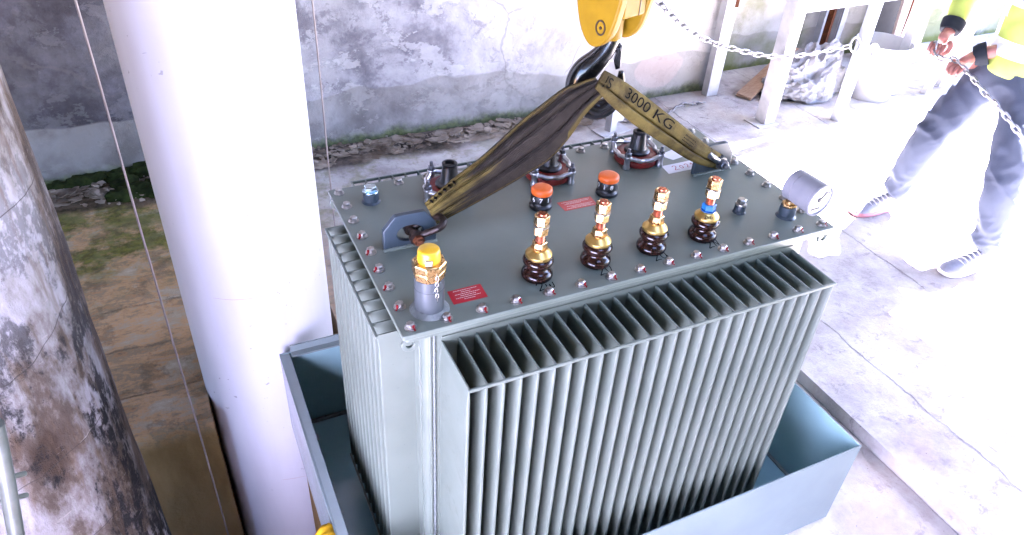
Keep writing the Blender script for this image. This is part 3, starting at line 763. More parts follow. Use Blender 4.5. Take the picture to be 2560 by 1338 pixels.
# ---- low voltage bushings
def lv(x, y, nut, label, first=[None]):
    b0 = V((x, y, ZP)); mt = Matrix.Translation(b0)
    bm = bmesh.new()
    lathe(bm, [(.031, 0), (.0345, .004), (.0355, .010), (.034, .016), (.0285, .0215), (.0235, .025), (.0225, .030), (.0235, .034), (.030, .037), (.0335, .041), (.0345, .046), (.0325, .051), (.027, .055), (.02, .057)], 48, mt)
    p = part('low_voltage_bushing', bm, M['porcelain'], smooth_angle=60); p['label'] = label
    bm = bmesh.new(); lathe(bm, [(.0285, .0555), (.0297, .058), (.0292, .063), (.0272, .065), (.0205, .071), (.0135, .076), (.0125, .080)], 40, mt); cap = part('brass_cap', bm, M['brass_yellow'], p)
    bm = bmesh.new(); hexprism(bm, .0165, .0785, .0945, mt, .0018, .4); lathe(bm, [(.0185, .0770), (.0185, .0784)], 24, mt); part('lock_nut', bm, nut, p, smooth_angle=25)
    bm = bmesh.new(); prof = [(.0098, .08)]
    for i in range(26): prof += [(.0100, .0945+i*.0026), (.0089, .0958+i*.0026)]
    prof += [(.0085, .1635)]
    lathe(bm, prof, 24, mt); part('copper_stud', bm, M['copper'], p, smooth_angle=20)
    bm = bmesh.new()
    for z0, z1, ph in ((.1135, .133, .15), (.1375, .160, .45)):
        out = [(.0168*math.cos(2*PI*(k//4)/6+ph)*(1-(k % 4)/4)+.0168*math.cos(2*PI*(k//4+1)/6+ph)*((k % 4)/4), .0168*math.sin(2*PI*(k//4)/6+ph)*(1-(k % 4)/4)+.0168*math.sin(2*PI*(k//4+1)/6+ph)*((k % 4)/4)) for k in range(24)]
        inn = [(.0108*math.cos(2*PI*k/24+ph), .0108*math.sin(2*PI*k/24+ph)) for k in range(24)]
        ring_plate(bm, out, inn, z1-z0, Matrix.Translation((x, y, ZP+z0)))
    part('terminal_nut', bm, M['brass'], p, smooth_angle=25, bevel=.0009)
    bm = bmesh.new(); lathe(bm, [(.0178, .1335), (.0178, .1370)], 28, mt); part('washer', bm, M['zinc'], p)
    return p
lab = ['brown bushing nearest the yellow capped filler pipe', 'brown bushing second from the filler pipe', 'brown bushing third from the filler pipe', 'brown bushing with a bright blue nut']
lvs = []
for i, x in enumerate((.314, .4635, .616, .765)):
    lvs.append(lv(x, .064, M['blue_nut'] if i == 3 else M['brass'], lab[i]))
# writing on the fourth brass cap
bm = bmesh.new()
dirc = V((-.55, -.83, 0)).normalized(); side = V((0, 0, 1)).cross(dirc)
upn = (dirc*.55+V((0, 0, .83))).normalized(); upd = upn.cross(side)
strokes(bm, [[(-1.1, .3), (-.6, .5), (-.7, 0), (-1.1, -.5), (-.5, -.45)], [(-.3, -.5), (-.2, .4), (.2, -.4), (.3, .5)], [(.55, -.4), (.6, .5)], [(.9, .5), (.65, 0), (1., -.5)], [(1.2, -.3), (1.3, .3)]], V((.765, .064, ZP+.0682))+dirc*.0228, side, -upd if upd.z < 0 else upd, .0075, .0014, upn, .0012)
part('marking', bm, M['black_ink'], lvs[3], smooth_angle=0)

# handwritten phase marks on the cover
G2 = [[(0, .75), (.2, 1), (.5, .95), (.5, .65), (.2, .25), (0, 0), (.35, .08), (.6, .02)]]
GW = [[(.8, .62), (.82, .1), (1.02, .05), (1.12, .5), (1.14, .1), (1.38, .06), (1.45, .66)]]
GV = [[(.8, .9), (.84, .3), (1.0, .06), (1.22, .3), (1.32, .85)]]
GU = [[(.8, .85), (.82, .25), (1.0, .05), (1.25, .15), (1.32, .85)], [(1.32, .4), (1.4, .05)]]
GN = [[(.8, .05), (.88, .85)], [(.88, .85), (1.15, .1)], [(1.15, .1), (1.3, .9)]]
for (x, y), g in zip(((.296, .012), (.450, .014), (.600, .016), (.752, .014)), (GW, GV, GU, GN)):
    bm = bmesh.new(); strokes(bm, G2+g, (x, y, ZP), (1, .06, 0), (0.05, 1, 0), .027, .0024, lift=.0004); part('marking', bm, M['black_ink'], smooth_angle=0)

# ---- high voltage bushings
def hv(x, y, tilt, label):
    mt = Matrix.Translation((x, y, ZP)); bm = bmesh.new()
    lathe(bm, [(.060, 0), (.063, .003), (.063, .016), (.058, .021), (.050, .0235), (.030, .025), (0, .025)], 56, mt); p = part('high_voltage_bushing', bm, M['hv_red'], smooth_angle=40); p['label'] = label
    # four-lobed cast clamp ring
    pts = []
    for k in range(64):
        a = 2*PI*k/64+tilt; r = .064+.008*math.cos(4*a-4*tilt)**3; pts.append(V((x+r*math.cos(a), y+r*math.sin(a), ZP+.027+.004*math.cos(4*(a-tilt)))))
    bm = bmesh.new(); tube(bm, pts, .0062, 10, closed=True)
    for k in range(4):
        a = tilt+k*PI/2; c = V((x+.071*math.cos(a), y+.071*math.sin(a), ZP)); lathe(bm, [(.010, .0), (.0105, .004), (.0085, .010), (.0085, .03), (.0105, .033), (.0105, .0375), (.009, .039)], 18, Matrix.Translation(c))
    part('clamp_ring', bm, M['alu'], p, smooth_angle=50)
    for k in range(4):
        a = tilt+k*PI/2; c = V((x+.071*math.cos(a), y+.071*math.sin(a), ZP))
        bm = bmesh.new(); m2 = Matrix.Translation(c); lathe(bm, [(.0105, .0392), (.0105, .0412)], 18, m2); hexprism(bm, .0088, .0412, .049, m2, .001, k*.3); lathe(bm, [(.0045, .049), (.0045, .060), (.0035, .0612)], 12, m2)
        part('clamp_nut', bm, M['shackle_zinc'], p, smooth_angle=30)
    bm = bmesh.new(); lathe(bm, [(.036, .0245), (.0365, .030), (.034, .0335), (.026, .036), (.0235, .040), (.0185, .080), (.0195, .0815), (.0195, .087), (.0175, .0885), (.0125, .0885), (.0115, .080), (0, .080)], 40, mt); part('black_plug', bm, M['black_rubber'], p, smooth_angle=40)
for x, t, lb in ((.262, .35, 'bushing on the left, partly behind the sling'), (.547, .55, 'middle bushing half hidden by the sling'), (.830, .62, 'bushing on the right in front of the sling leg')):
    hv(x, .462, t, lb)

# ---- orange topped knobs
def knob(x, y, digits, ang0, label):
    mt = Matrix.Translation((x, y, ZP)); bm = bmesh.new()
    lathe(bm, [(.028, 0), (.0295, .003), (.029, .009), (.025, .013), (.0235, .016), (.0235, .019), (.0268, .021), (.0272, .040), (.0262, .0415), (0, .0415)], 44, mt); p = part('tap_knob', bm, M['black_rubber'], smooth_angle=40); p['label'] = label
    bm = bmesh.new(); lathe(bm, [(.0264, .0416), (.0272, .044), (.0272, .050), (.0262, .0545), (.0225, .0572), (.014, .0588), (0, .0592)], 44, mt); part('orange_cap', bm, M['orange_cap'], p, smooth_angle=60)
    bm = bmesh.new()
    for k, ch in enumerate(digits):
        me = text_mesh(ch, .018); a0 = ang0+k*.72
        off = len(bm.verts); bm.from_mesh(me); bm.verts.ensure_lookup_table()
        for v in bm.verts[off:]:
            a = a0+v.co.x/.0272; r = .02725+.0003; v.co = V((x+r*math.cos(a), y+r*math.sin(a), ZP+.031+v.co.y))
        bpy.data.meshes.remove(me)
    part('digits', bm, M['white_ink'], p, smooth_angle=0)
a_cam = math.atan2(CAM.y-.32, CAM.x-.45)
knob(.454, .322, '671', a_cam-.72, 'orange topped knob on the left showing a 7')
a_cam = math.atan2(CAM.y-.32, CAM.x-.649)
knob(.649, .322, '018', a_cam-1.0, 'orange topped knob on the right of the salmon label')

# ---- filler pipe with yellow cap
x, y = .056, .043; mt = Matrix.Translation((x, y, ZP)); bm = bmesh.new()
lathe(bm, [(.0305, 0), (.0305, .058), (.0311, .0585), (.0311, .061), (.0305, .0615), (.0305, .086)], 48, mt); fp = part('filler_pipe', bm, M['steel_tube'])
bm = bmesh.new(); lathe(bm, [(.042, -.001), (.040, .002), (.034, .0045), (.0305, .008)], 48, mt); part('weld_bead', bm, M['weld'], fp, smooth_angle=70)
bm = bmesh.new(); lathe(bm, [(.0322, .0862), (.0322, .094), (.0340, .0945), (.0340, .103), (.0328, .104), (.0328, .1065), (.0345, .107), (.0345, .1200), (.0325, .1235), (.021, .1240), (.021, .120)], 8, mt, phase=.3); part('brass_collar', bm, M['brass'], fp, smooth_angle=15, bevel=.001)
bm = bmesh.new(); lathe(bm, [(.0225, .1205), (.0232, .124), (.0225, .144), (.0212, .149), (.0185, .1515), (0, .153)], 40, mt); part('yellow_cap', bm, M['yellow_cap'], fp, smooth_angle=60)
bm = bmesh.new(); dr = V((CAM.x-x, CAM.y-y, 0)).normalized(); v = box(bm, (-.0035, -.007, 0), (.0035, .007, .013)); xform(v, axis_mat(V((x, y, ZP+.1245))+dr*.0225, (0, 0, 1), dr)); part('clip', bm, M['zinc'], fp, bevel=.001)
bm = bmesh.new(); sd = V((-dr.y, dr.x, 0))
for i in range(9):
    c = V((x, y, ZP+.108-.0072*i))+(dr*.92+sd*(.42+.03*math.sin(i))).normalized()*.0358
    pts = [c+V((0, 0, .0055*math.sin(2*PI*k/14)))+((sd if i % 2 else dr)*.0028*math.cos(2*PI*k/14)) for k in range(14)]; tube(bm, pts, .0009, 6, closed=True)
part('retaining_chain', bm, M['zinc'], fp)

# ---- small plugs
def plug(x, y, r, h, mat, nm):
    mt = Matrix.Translation((x, y, ZP)); bm = bmesh.new(); lathe(bm, [(r*1.25, -.001), (r*1.1, .003), (r, .005), (r, h), (r*.96, h+.001)], 36, mt); p = part(nm, bm, M['lug_paint'])
    bm = bmesh.new(); lathe(bm, [(r*1.02, h+.001), (r*1.03, h+.004), (r*.98, h+.006)], 36, mt); hexprism(bm, r*.82, h+.006, h+.018, mt, .0018, .5); lathe(bm, [(r*.6, h+.018), (0, h+.0185)], 20, mt); part('hex_plug', bm, mat, p, smooth_angle=28)
plug(.064, .490, .0195, .026, M['zinc_blue'], 'drain_socket'); plug(.929, .124, .0145, .021, M['zinc'], 'drain_socket')

# ---- oil level gauge
gx, gy = 1.034, .066; mt = Matrix.Translation((gx, gy, ZP)); bm = bmesh.new()
lathe(bm, [(.027, -.001), (.0235, .004), (.021, .006), (.021, .031), (.020, .032)], 36, mt); g = part('oil_gauge', bm, M['lug_paint']); g['label'] = 'grey cylindrical dial gauge at the right end'
bm = bmesh.new(); hexprism(bm, .0195, .032, .039, mt, .001); lathe(bm, [(.012, .039), (.012, .046)], 24, mt); part('brass_fitting', bm, M['brass'], g, smooth_angle=25)
gm = axis_mat((gx+.014, .083, ZP+.083), (.06, -1, -.02), (1, 0, 0))
bm = bmesh.new(); lathe(bm, [(0, -.012), (.012, -.012), (.014, -.008), (.030, -.004), (.0405, 0), (.0405, .022), (.0395, .0225), (.0395, .0240), (.041, .0245), (.042, .080), (.0435, .081), (.0435, .088), (.0395, .0895), (.038, .084)], 56, gm, cap=False); part('gauge_housing', bm, M['gauge_grey'], g, smooth_angle=40)
bm = bmesh.new(); lathe(bm, [(.0392, .0835), (0, .0835)], 48, gm, cap=False); dial = part('dial', bm, M['dial_white'], g)
bm = bmesh.new(); v = lathe(bm, [(.006, 0), (.006, .003), (0, .0035)], 16, gm @ Matrix.Translation((0, 0, .084)))
v = box(bm, (-.002, -.006, .084), (.028, -.001, .0858)); xform(v, gm @ Matrix.Rotation(.9, 4, 'Z'))
for k in range(9): v = box(bm, (.029, -.001, .0838), (.034, .001, .0846)); xform(v, gm @ Matrix.Rotation(-.6+k*.55, 4, 'Z'))
v = box(bm, (-.02, -.028, .0838), (.012, -.022, .0846)); xform(v, gm)
part('needle', bm, M['dark_panel'], dial, smooth_angle=0)

# ---- labels and paper notes
def quad_label(name, corners, mat, par=None, th=.0006):
    bm = bmesh.new(); c = [V((a, b_, ZP)) for a, b_ in corners]
    lo = [bm.verts.new(p+V((0, 0, .0001))) for p in c]; up = [bm.verts.new(p+V((0, 0, th))) for p in c]
    bm.faces.new(up); bm.faces.new(lo[::-1])
    for k in range(4): bm.faces.new((lo[k], lo[(k+1) % 4], up[(k+1) % 4], up[k]))
    return part(name, bm, mat, par, smooth_angle=0)
def fine_print(par, o, xd, yd, rows):
    bm = bmesh.new(); xd, yd = V(xd), V(yd)
    for (r, x0, x1) in rows:
        x = x0
        while x < x1:
            w = random.uniform(.0022, .006); w = min(w, x1-x)
            p = V(o)+xd*x+yd*r; h = .0013
            bm.faces.new([bm.verts.new(p+V((0, 0, .0010))), bm.verts.new(p+xd*w+V((0, 0, .0010))), bm.verts.new(p+xd*w+yd*h+V((0, 0, .0010))), bm.verts.new(p+yd*h+V((0, 0, .0010)))])
            x += w+.0009
    part('fine_print', bm, M['white_ink'], par, smooth_angle=0)
w = quad_label('warning_label', [(.107, .036), (.184, .0355), (.186, .082), (.109, .081)], M['label_red']); w['label'] = 'bright red warning label beside the filler pipe'
fine_print(w, (.108, .0365, ZP), (1, 0, 0), (0, 1, 0), [(.038, .012, .066), (.032, .028, .05), (.026, .012, .068), (.020, .022, .058), (.014, .010, .066), (.008, .026, .052)])
w = quad_label('warning_label', [(.504, .281), (.597, .281), (.600, .3225), (.5015, .3235)], M['label_orange']); w['label'] = 'salmon red warning label between the two knobs'
fine_print(w, (.503, .2815, ZP), (1, 0, 0), (0, 1, 0), [(.034, .008, .09), (.029, .02, .084), (.0245, .012, .06), (.015, .014, .088), (.010, .024, .08), (.005, .008, .088)])
w = quad_label('paper_note', [(.870, .354), (1.004, .356), (1.008, .400), (.876, .398)], M['paper']); w['label'] = 'white paper strip with red handwriting'
bm = bmesh.new()
strokes(bm, [[(0, .8), (.3, 1), (.55, .8), (.3, .4), (0, .05), (.5, .1), (.7, .05)], [(1.25, .85), (1.0, .6), (1.05, .2), (1.3, .25), (1.4, .6), (1.25, .85)], [(1.75, .8), (2.1, .95), (2.2, .6), (1.9, .2), (2.2, .1)], [(2.6, .6), (2.85, .95), (2.8, .05)]], (.900, .364, ZP), (1, 0, 0), (0, 1, 0), .0235, .0022, lift=.0012)
part('handwriting', bm, M['red_ink'], w, smooth_angle=0)
w = quad_label('paper_note', [(.930, .419), (.988, .430), (.966, .474), (.908, .456)], M['paper']); w['label'] = 'blank white paper note beside the right bushing'

# ================================================================== SHACKLES, SLING, HOOK BLOCK
YS = .277
def shackle(pin, dirv, mat, pinmat, label, scale=1.):
    d = V(dirv).normalized(); up = V((0, -1, 0)); s = scale
    sh = empty('bow_shackle', pin, label, 'shackle', 'shackles joining the sling to the lifting lugs')
    pts = []
    for k in range(25):
        a = -PI/2+PI*k/24
        pts.append(V(pin)+d*(.052*s+.024*s*math.cos(a))+up*(.024*s*math.sin(a)))
    pts = [V(pin)+up*-.019*s]+pts+[V(pin)+up*.019*s]
    bm = bmesh.new(); tube(bm, smoothpath(pts, 3), .0085*s, 12)
    for e in (-1, 1): lathe(bm, [(.010*s, -.007*s), (.0175*s, -.0055*s), (.0175*s, .0055*s), (.010*s, .007*s)], 24, axis_mat(V(pin)+up*.0215*s*e, up))
    finish('bow', bm, mat, sh, smooth_angle=60)
    bm = bmesh.new(); lathe(bm, [(.009*s, -.036*s), (.009*s, .034*s)], 18, axis_mat(pin, up)); finish('pin', bm, mat, sh)
    bm = bmesh.new(); hexprism(bm, .0135*s, .0295*s, .041*s, axis_mat(pin, up), .0015); lathe(bm, [(.0075*s, .041*s), (.0075*s, .048*s), (.006*s, .0495*s), (0, .0495*s)], 16, axis_mat(pin, up)); finish('nut', bm, pinmat, sh, smooth_angle=28)
    return sh
PL = V((.103, YS, ZP+.030)); PRR = V((1.003, .330, ZP+.036))
HK = V((.545, YS, ZP+.325))
shackle(PL, at_y(1125, 540, YS-.03)-PL, M['shackle'], M['rust'], 'dark rusty shackle in the left lifting lug')
shackle(PRR, V((-.75, -.12, .50)), M['shackle_zinc'], M['shackle_zinc'], 'bright zinc shackle in the right lifting lug', 1.05)

def loft_sling(name, up_px, lo_px, ya, yb, folds, amp, dirtf, n=72, m=44, thick=.010):
    """folded webbing leg: upper and lower edge curves, pleats across, real thickness"""
    k = len(up_px)
    ups = smoothpath([at_y(u, v, ya+(yb-ya)*i/(k-1)) for i, (u, v) in enumerate(up_px)], 12)
    los = smoothpath([at_y(u, v, ya+(yb-ya)*i/(k-1)) for i, (u, v) in enumerate(lo_px)], 12)
    nn = len(ups)
    def fold(s, t):
        # pleats: creases at the fold lines, running off slightly along the leg
        tt = t+.05*math.sin(s*2.6+.5)
        e = 1.0
        dmin = min(abs(tt-f) for f in folds)
        env = (math.sin(PI*min(1, max(0, s))))**.5*.75+.25
        ridge = (1-math.exp(-(dmin/.045)**2))
        body = math.sqrt(max(0., 1-(2*t-1)**2))
        idx = sum(1 for f in folds if tt > f)
        return amp*env*(.55*ridge+.75*body-.35+(.18 if idx % 2 else -.1))+.003*noise.noise(V((s*9, t*5, idx*3.1)))
    def P(s, t, off=0.):
        f = s*(nn-1); i = min(int(f), nn-2); a = f-i
        u = ups[i].lerp(ups[i+1], a); l = los[i].lerp(los[i+1], a)
        p = u.lerp(l, t); nrm = V((-.30, -.86, .42)).normalized()
        return p+nrm*(fold(s, t)+off)
    bm = bmesh.new(); uvl = bm.loops.layers.uv.new('UVMap'); dl = bm.verts.layers.float.new('dirt')
    rows = []; bk = []
    for i in range(n+1):
        s = i/n; r = []; r2 = []
        for j in range(m+1):
            t = j/m; v = bm.verts.new(P(s, t)); v[dl] = dirtf(s, t); r.append(v)
            body = math.sqrt(max(0., 1-(2*t-1)**2)); w = bm.verts.new(P(s, t, -.002-thick*body-amp*.5*body)); w[dl] = dirtf(s, t); r2.append(w)
        rows.append(r); bk.append(r2)
    def face(vs, uvs):
        f = bm.faces.new(vs)
        for lp, uvv in zip(f.loops, uvs): lp[uvl].uv = uvv
    for i in range(n):
        for j in range(m):
            uv4 = [(i/n, j/m), ((i+1)/n, j/m), ((i+1)/n, (j+1)/m), (i/n, (j+1)/m)]
            face((rows[i][j], rows[i+1][j], rows[i+1][j+1], rows[i][j+1]), uv4); face((bk[i][j], bk[i][j+1], bk[i+1][j+1], bk[i+1][j]), [uv4[0], uv4[3], uv4[2], uv4[1]])
        for j in (0, m):
            face((rows[i][j], rows[i+1][j], bk[i+1][j], bk[i][j]), [(i/n, j/m)]*4)
    for i in (0, n):
        for j in range(m): face((rows[i][j], rows[i][j+1], bk[i][j+1], bk[i][j]), [(i/n, j/m)]*4)
    return bm, P
sl = empty('lifting_sling', HK, 'dirty yellow webbing sling lettered 3000 KG over the black hook', 'sling')
def dirtL(s, t):
    up = min(1, max(0, (s-.10)/.25))
    q = min(1, max(0, (t-.08)/.14)); c = (.30+.30*up)*(1-q)+(.55+.40*up)*q
    q = math.exp(-((t-.36)/.13)**2)*min(1, max(0, (.52-s)/.3)); c -= .34*q
    if s > .70 and t > .84: c = .30
    return c*.72+.09
bmL, PLf = loft_sling('leg', [(1061, 508), (1128, 450), (1201, 393), (1293, 310), (1356, 259), (1412, 218), (1450, 205), (1488, 192)],
                      [(1092, 560), (1160, 524), (1251, 474), (1325, 431), (1374, 399), (1422, 345), (1462, 287), (1514, 234)], YS, YS-.04, (.17, .36, .70), .020, dirtL)
legL = finish('left_leg', bmL, M['sling'], sl, smooth_angle=70)
def darkR(s, t):  # right leg: darker along the fold crease and towards the far end
    c = .12+.55*math.exp(-((t-.66)/.06)**2)
    if s > .72: c += .3*(s-.72)/.28
    return c*.7
bmR, PRf = loft_sling('leg', [(1512, 176), (1562, 204), (1625, 250), (1700, 308), (1762, 358), (1803, 386)],
                      [(1488, 222), (1530, 268), (1585, 313), (1655, 360), (1730, 405), (1795, 424)], YS-.055, .318, (.66,), .020, darkR)
legR = finish('right_leg', bmR, M['sling'], sl, smooth_angle=70)
# stitched lettering
def letter(txt, size, s0, ds, t0, name, leg, P, flip=1):
    me = text_mesh(txt, size); bm = bmesh.new(); bm.from_mesh(me); bpy.data.meshes.remove(me)
    bmesh.ops.triangulate(bm, faces=bm.faces); bmesh.ops.subdivide_edges(bm, edges=[e for e in bm.edges if e.calc_length() > .006], cuts=2)
    for v in bm.verts:
        v.co = P(s0+v.co.x*ds, t0-v.co.y*flip, .0022)
    finish(name, bm, M['black_ink'], leg, smooth_angle=0)
letter('3000 KG', 1., .405, .094, .0, 'lettering', legR, lambda s, t, o: PRf(s, .32+t*.52, o))
letter('JS', 1., .085, .10, .0, 'lettering', legR, lambda s, t, o: PRf(s, .42+t*.62, o))
bm = bmesh.new()
for r in range(3):
    for k in range(9):
        s0 = .66+.0085*k; t0 = .22+r*.12
        q = [PRf(s0, t0, .0022), PRf(s0+.005, t0, .0022), PRf(s0+.005, t0+.06*random.uniform(.5, 1), .0022), PRf(s0, t0+.05, .0022)]
        bm.faces.new([bm.verts.new(p) for p in q])
finish('fine_print', bm, M['black_ink'], legR, smooth_angle=0)
bm = bmesh.new()
for k in range(6):
    for h in (0, 1):
        a = PLf(.035+.022*k, .05+.04*h, .0025); b_ = PLf(.043+.022*k, .13+.04*h, .0025); tube(bm, [a, (a+b_)/2+V((0, -.001, .001)), b_], .0018, 6)
finish('stitching', bm, M['black_ink'], legL)
TH = pmat('thread', (.07, .048, .012), (.045, .03, .008), 40, .8)
for tt in (.045, .955):
    bm = bmesh.new(); tube(bm, [PLf(.06+k*.0082, tt, .0008) for k in range(112)], [.0004+.0009*(k % 3 > 0) for k in range(112)], 5)
    finish('stitching', bm, TH, legL)

# ---- hook block
hb_loc = V((.560, YS, ZP+.435))
hb = empty('crane_hook_block', hb_loc, 'yellow crane hook block with black hook carrying the sling', 'hook block')
YA = R(18.7); HM = Matrix.Translation(hb_loc) @ Matrix.Rotation(YA, 4, 'Z')
def cheek(x0, x1):
    out = [(-.062, .40), (-.066, .14), (-.060, .075), (-.046, .028), (-.024, .004), (-.004, -.004), (.016, .004), (.036, .030), (.052, .075), (.062, .14), (.062, .40)]
    o3 = [(p.x, p.y) for p in smoothpath([(a, b_, 0) for a, b_ in out], 5)]
    bm = bmesh.new(); prism(bm, o3, x1-x0, HM @ axis_mat((x0, 0, 0), (1, 0, 0), (0, 1, 0))); return bm
bm = cheek(-.060, -.036); ck = finish('cheek_plate', bm, M['crane_yellow'], hb, bevel=.005, segs=3)
bm = cheek(.040, .060); finish('cheek_plate', bm, M['crane_yellow'], hb, bevel=.005, segs=3)
bm = bmesh.new(); v = box(bm, (-.036, -.058, .062), (.040, .052, .40)); xform(v, HM); finish('housing', bm, M['crane_yellow'], hb, bevel=.006, segs=3)
bm = bmesh.new(); lathe(bm, [(.026, .004), (.029, .008), (.029, .058), (.026, .062)], 32, HM); finish('swivel', bm, M['crane_yellow'], hb)
bm = bmesh.new()
ring_plate(bm, [(.0135*math.cos(2*PI*k/28), .0165*math.sin(2*PI*k/28)) for k in range(28)], [(.010*math.cos(2*PI*k/28), .013*math.sin(2*PI*k/28)) for k in range(28)], .0014, HM @ axis_mat((-.0600, -.022, .042), (-1, 0, 0), (0, 1, 0)))
lathe(bm, [(.0035, 0), (.003, .002), (0, .002)], 14, HM @ axis_mat((-.0600, -.022, .042), (-1, 0, 0)))
finish('pin_end', bm, M['crane_dark'], ck)
bm = bmesh.new(); v = box(bm, (-.018, -.0595, .125), (-.002, -.0575, .19)); xform(v, HM); lathe(bm, [(.008, 0), (.008, .004), (0, .005)], 16, HM @ axis_mat((-.010, -.059, .118), (0, -1, 0))); finish('screw', bm, M['crane_dark'], hb, bevel=.002)
bm = bmesh.new(); v = box(bm, (.0165, -.0592, .064), (.0177, -.0575, .40)); xform(v, HM); finish('seam_line', bm, M['crane_dark'], hb, smooth_angle=0)
bm = bmesh.new(); tube(bm, [hb_loc+V((0, 0, .38)), hb_loc+V((0, 0, 1.86))], .012, 12); finish('hoist_rope', bm, M['shackle'], hb)
# hook: tapering curved body in the plane facing the camera side
Rh = V((Rv.x, Rv.y, 0)).normalized(); Nh = V((Rh.y, -Rh.x, 0))
hp = lambda u, v: at_plane(u, v, V((.560, YS+.022, ZP)), Nh)
hpx = [(1533, 85), (1527, 105), (1512, 128), (1490, 152), (1464, 176), (1448, 205), (1447, 235), (1463, 262), (1492, 274), (1522, 262), (1543, 234), (1551, 205), (1553, 178)]
hr = [.017, .019, .022, .026, .030, .031, .030, .026, .024, .021, .016, .011, .006]
path = smoothpath([hp(u, v) for u, v in hpx], 5); rr = smoothpath([(r, 0, 0) for r in hr], 5)
bm = bmesh.new(); tube(bm, path, [max(.004, p.x) for p in rr], 22); hook = finish('hook', bm, M['hook_black'], hb, smooth_angle=80)
bm = bmesh.new()
o2 = [hp(u, v) for u, v in ((1534, 108), (1546, 103), (1555, 112), (1553, 135), (1550, 168), (1538, 172), (1534, 150), (1540, 132))]
vs = [bm.verts.new(p+Nh*.008) for p in o2]+[bm.verts.new(p-Nh*.008) for p in o2]
k = len(o2); bm.faces.new(vs[:k]); bm.faces.new(vs[k:][::-1])
for i in range(k): bm.faces.new((vs[i], vs[(i+1) % k], vs[k+(i+1) % k], vs[k+i]))
lathe(bm, [(.006, -.012), (.006, .012)], 16, axis_mat(hp(1545, 120), Nh))
finish('safety_latch', bm, M['hook_black'], hook, smooth_angle=30, bevel=.0015)

# ================================================================== BACKGROUND RIGHT
def post(bm, p, w, h, ang=0.):
    v = box(bm, (-w/2, -w/2, 0), (w/2, w/2, h)); xform(v, Matrix.Translation(p) @ Matrix.Rotation(ang, 4, 'Z'))
def angle_post(bm, p, w, h, t=.008, ang=0.):
    prism(bm, [(0, 0), (w, 0), (w, t), (t, t), (t, w), (0, w)], h, Matrix.Translation(p) @ Matrix.Rotation(ang, 4, 'Z') @ Matrix.Translation((-w/2, -w/2, 0)))
# post at the wall corner
cp = empty('corner_post', (3.03, 2.66, 0), 'tall white steel channel post standing against the wall corner', 'post')
bm = bmesh.new(); prism(bm, [(-.045, -.03), (.045, -.03), (.045, .03), (.037, .03), (.037, -.022), (-.037, -.022), (-.037, .03), (-.045, .03)], 3.2, Matrix.Translation((3.03, 2.66, .004))); finish('shaft', bm, M['white_metal'], cp, bevel=.002)
bm = bmesh.new(); v = box(bm, (3.03+.02, 2.628, .60), (3.03+.05, 2.6299, .70)); finish('bracket', bm, M['rust'], cp, bevel=.002)
# white rack
A = V((3.109, 2.183, 0)); C_ = V((4.336, 2.263, 0)); D_ = (C_-A); ang = math.atan2(D_.y, D_.x)
rk = empty('rack', A, 'white steel rack frame standing over the plastic bag and bucket', 'rack')
for p, w in ((A, .09), (C_, .07)):
    bm = bmesh.new(); post(bm, p+V((0, 0, .008)), w, 1.6, ang); finish('leg', bm, M['white_metal'], rk, bevel=.004)
bm = bmesh.new(); v = box(bm, (-.11, -.07, .0), (.06, .07, .008)); xform(v, Matrix.Translation(A) @ Matrix.Rotation(ang, 4, 'Z')); finish('base_plate', bm, M['white_metal'], rk, bevel=.001)
for z in (.70, 1.25):
    bm = bmesh.new(); v = box(bm, (.045, -.03, z), (D_.length-.035, .03, z+.075)); xform(v, Matrix.Translation(A) @ Matrix.Rotation(ang, 4, 'Z')); finish('crossbar', bm, M['white_metal'], rk, bevel=.004)
bm = bmesh.new(); v = box(bm, (.0, .05, .80), (D_.length, .62, .83)); xform(v, Matrix.Translation(A) @ Matrix.Rotation(ang, 4, 'Z')); finish('shelf_board', bm, M['pale_wood'], rk, bevel=.003)
for p in (A+V((0, .62, 0)), C_+V((0, .62, 0))):
    bm = bmesh.new(); post(bm, p, .05, .80, ang); finish('leg', bm, M['grey_metal'], rk, bevel=.003)
# grey barrier post with rings
B = V((3.608, 2.051, 0))
bp_ = empty('barrier_post', B, 'slim grey steel post with two rings holding the chain', 'post')
bm = bmesh.new(); post(bm, B, .062, 1.9, .3); finish('shaft', bm, M['grey_metal'], bp_, bevel=.005)
ringz = []
for sgn, (u, v) in ((-1, (2138, 112)), (1, (2184, 130))):
    c = at_y(u, v, B.y-.02); ringz.append(c)
    bm = bmesh.new(); tube(bm, [c+V((.042*math.cos(2*PI*k/28), .012*math.sin(2*PI*k/28), .042*math.sin(2*PI*k/28))) for k in range(28)], .0065, 8, closed=True)
    finish('ring', bm, M['chain_steel'], bp_)
def chain_mesh(path, L_, w, r):
    """links laid along a path, every second one turned a quarter"""
    pts = path; acc = [0.]
    for a, b in zip(pts, pts[1:]): acc.append(acc[-1]+(b-a).length)
    tot = acc[-1]; n = int(tot/(L_*.78)); bm = bmesh.new()
    def ev(d):
        d = min(max(d, 0), tot-1e-6)
        for i in range(len(acc)-1):
            if acc[i+1] >= d: return pts[i].lerp(pts[i+1], (d-acc[i])/max(1e-9, acc[i+1]-acc[i]))
    for i in range(n):
        d = tot*(i+.5)/n; c = ev(d); t = (ev(d+L_*.4)-ev(d-L_*.4)).normalized()
        s = t.cross(V((0, 0, 1)));
        if s.length < .2: s = t.cross(V((0, 1, 0)))
        s.normalize(); u = s.cross(t); a = s if i % 2 else u
        a = (a*.85+(u if i % 2 else s)*.5).normalized()
        q = []
        for k in range(20):
            an = 2*PI*k/20; cx, sx = math.cos(an), math.sin(an)
            ln = L_/2-w/2; q.append(c+t*((ln if cx > 0 else -ln)*(1 if abs(cx) > .01 else 0)+w/2*cx)+a*(w/2*sx))
        tube(bm, q, r, 6, closed=True)
    return bm
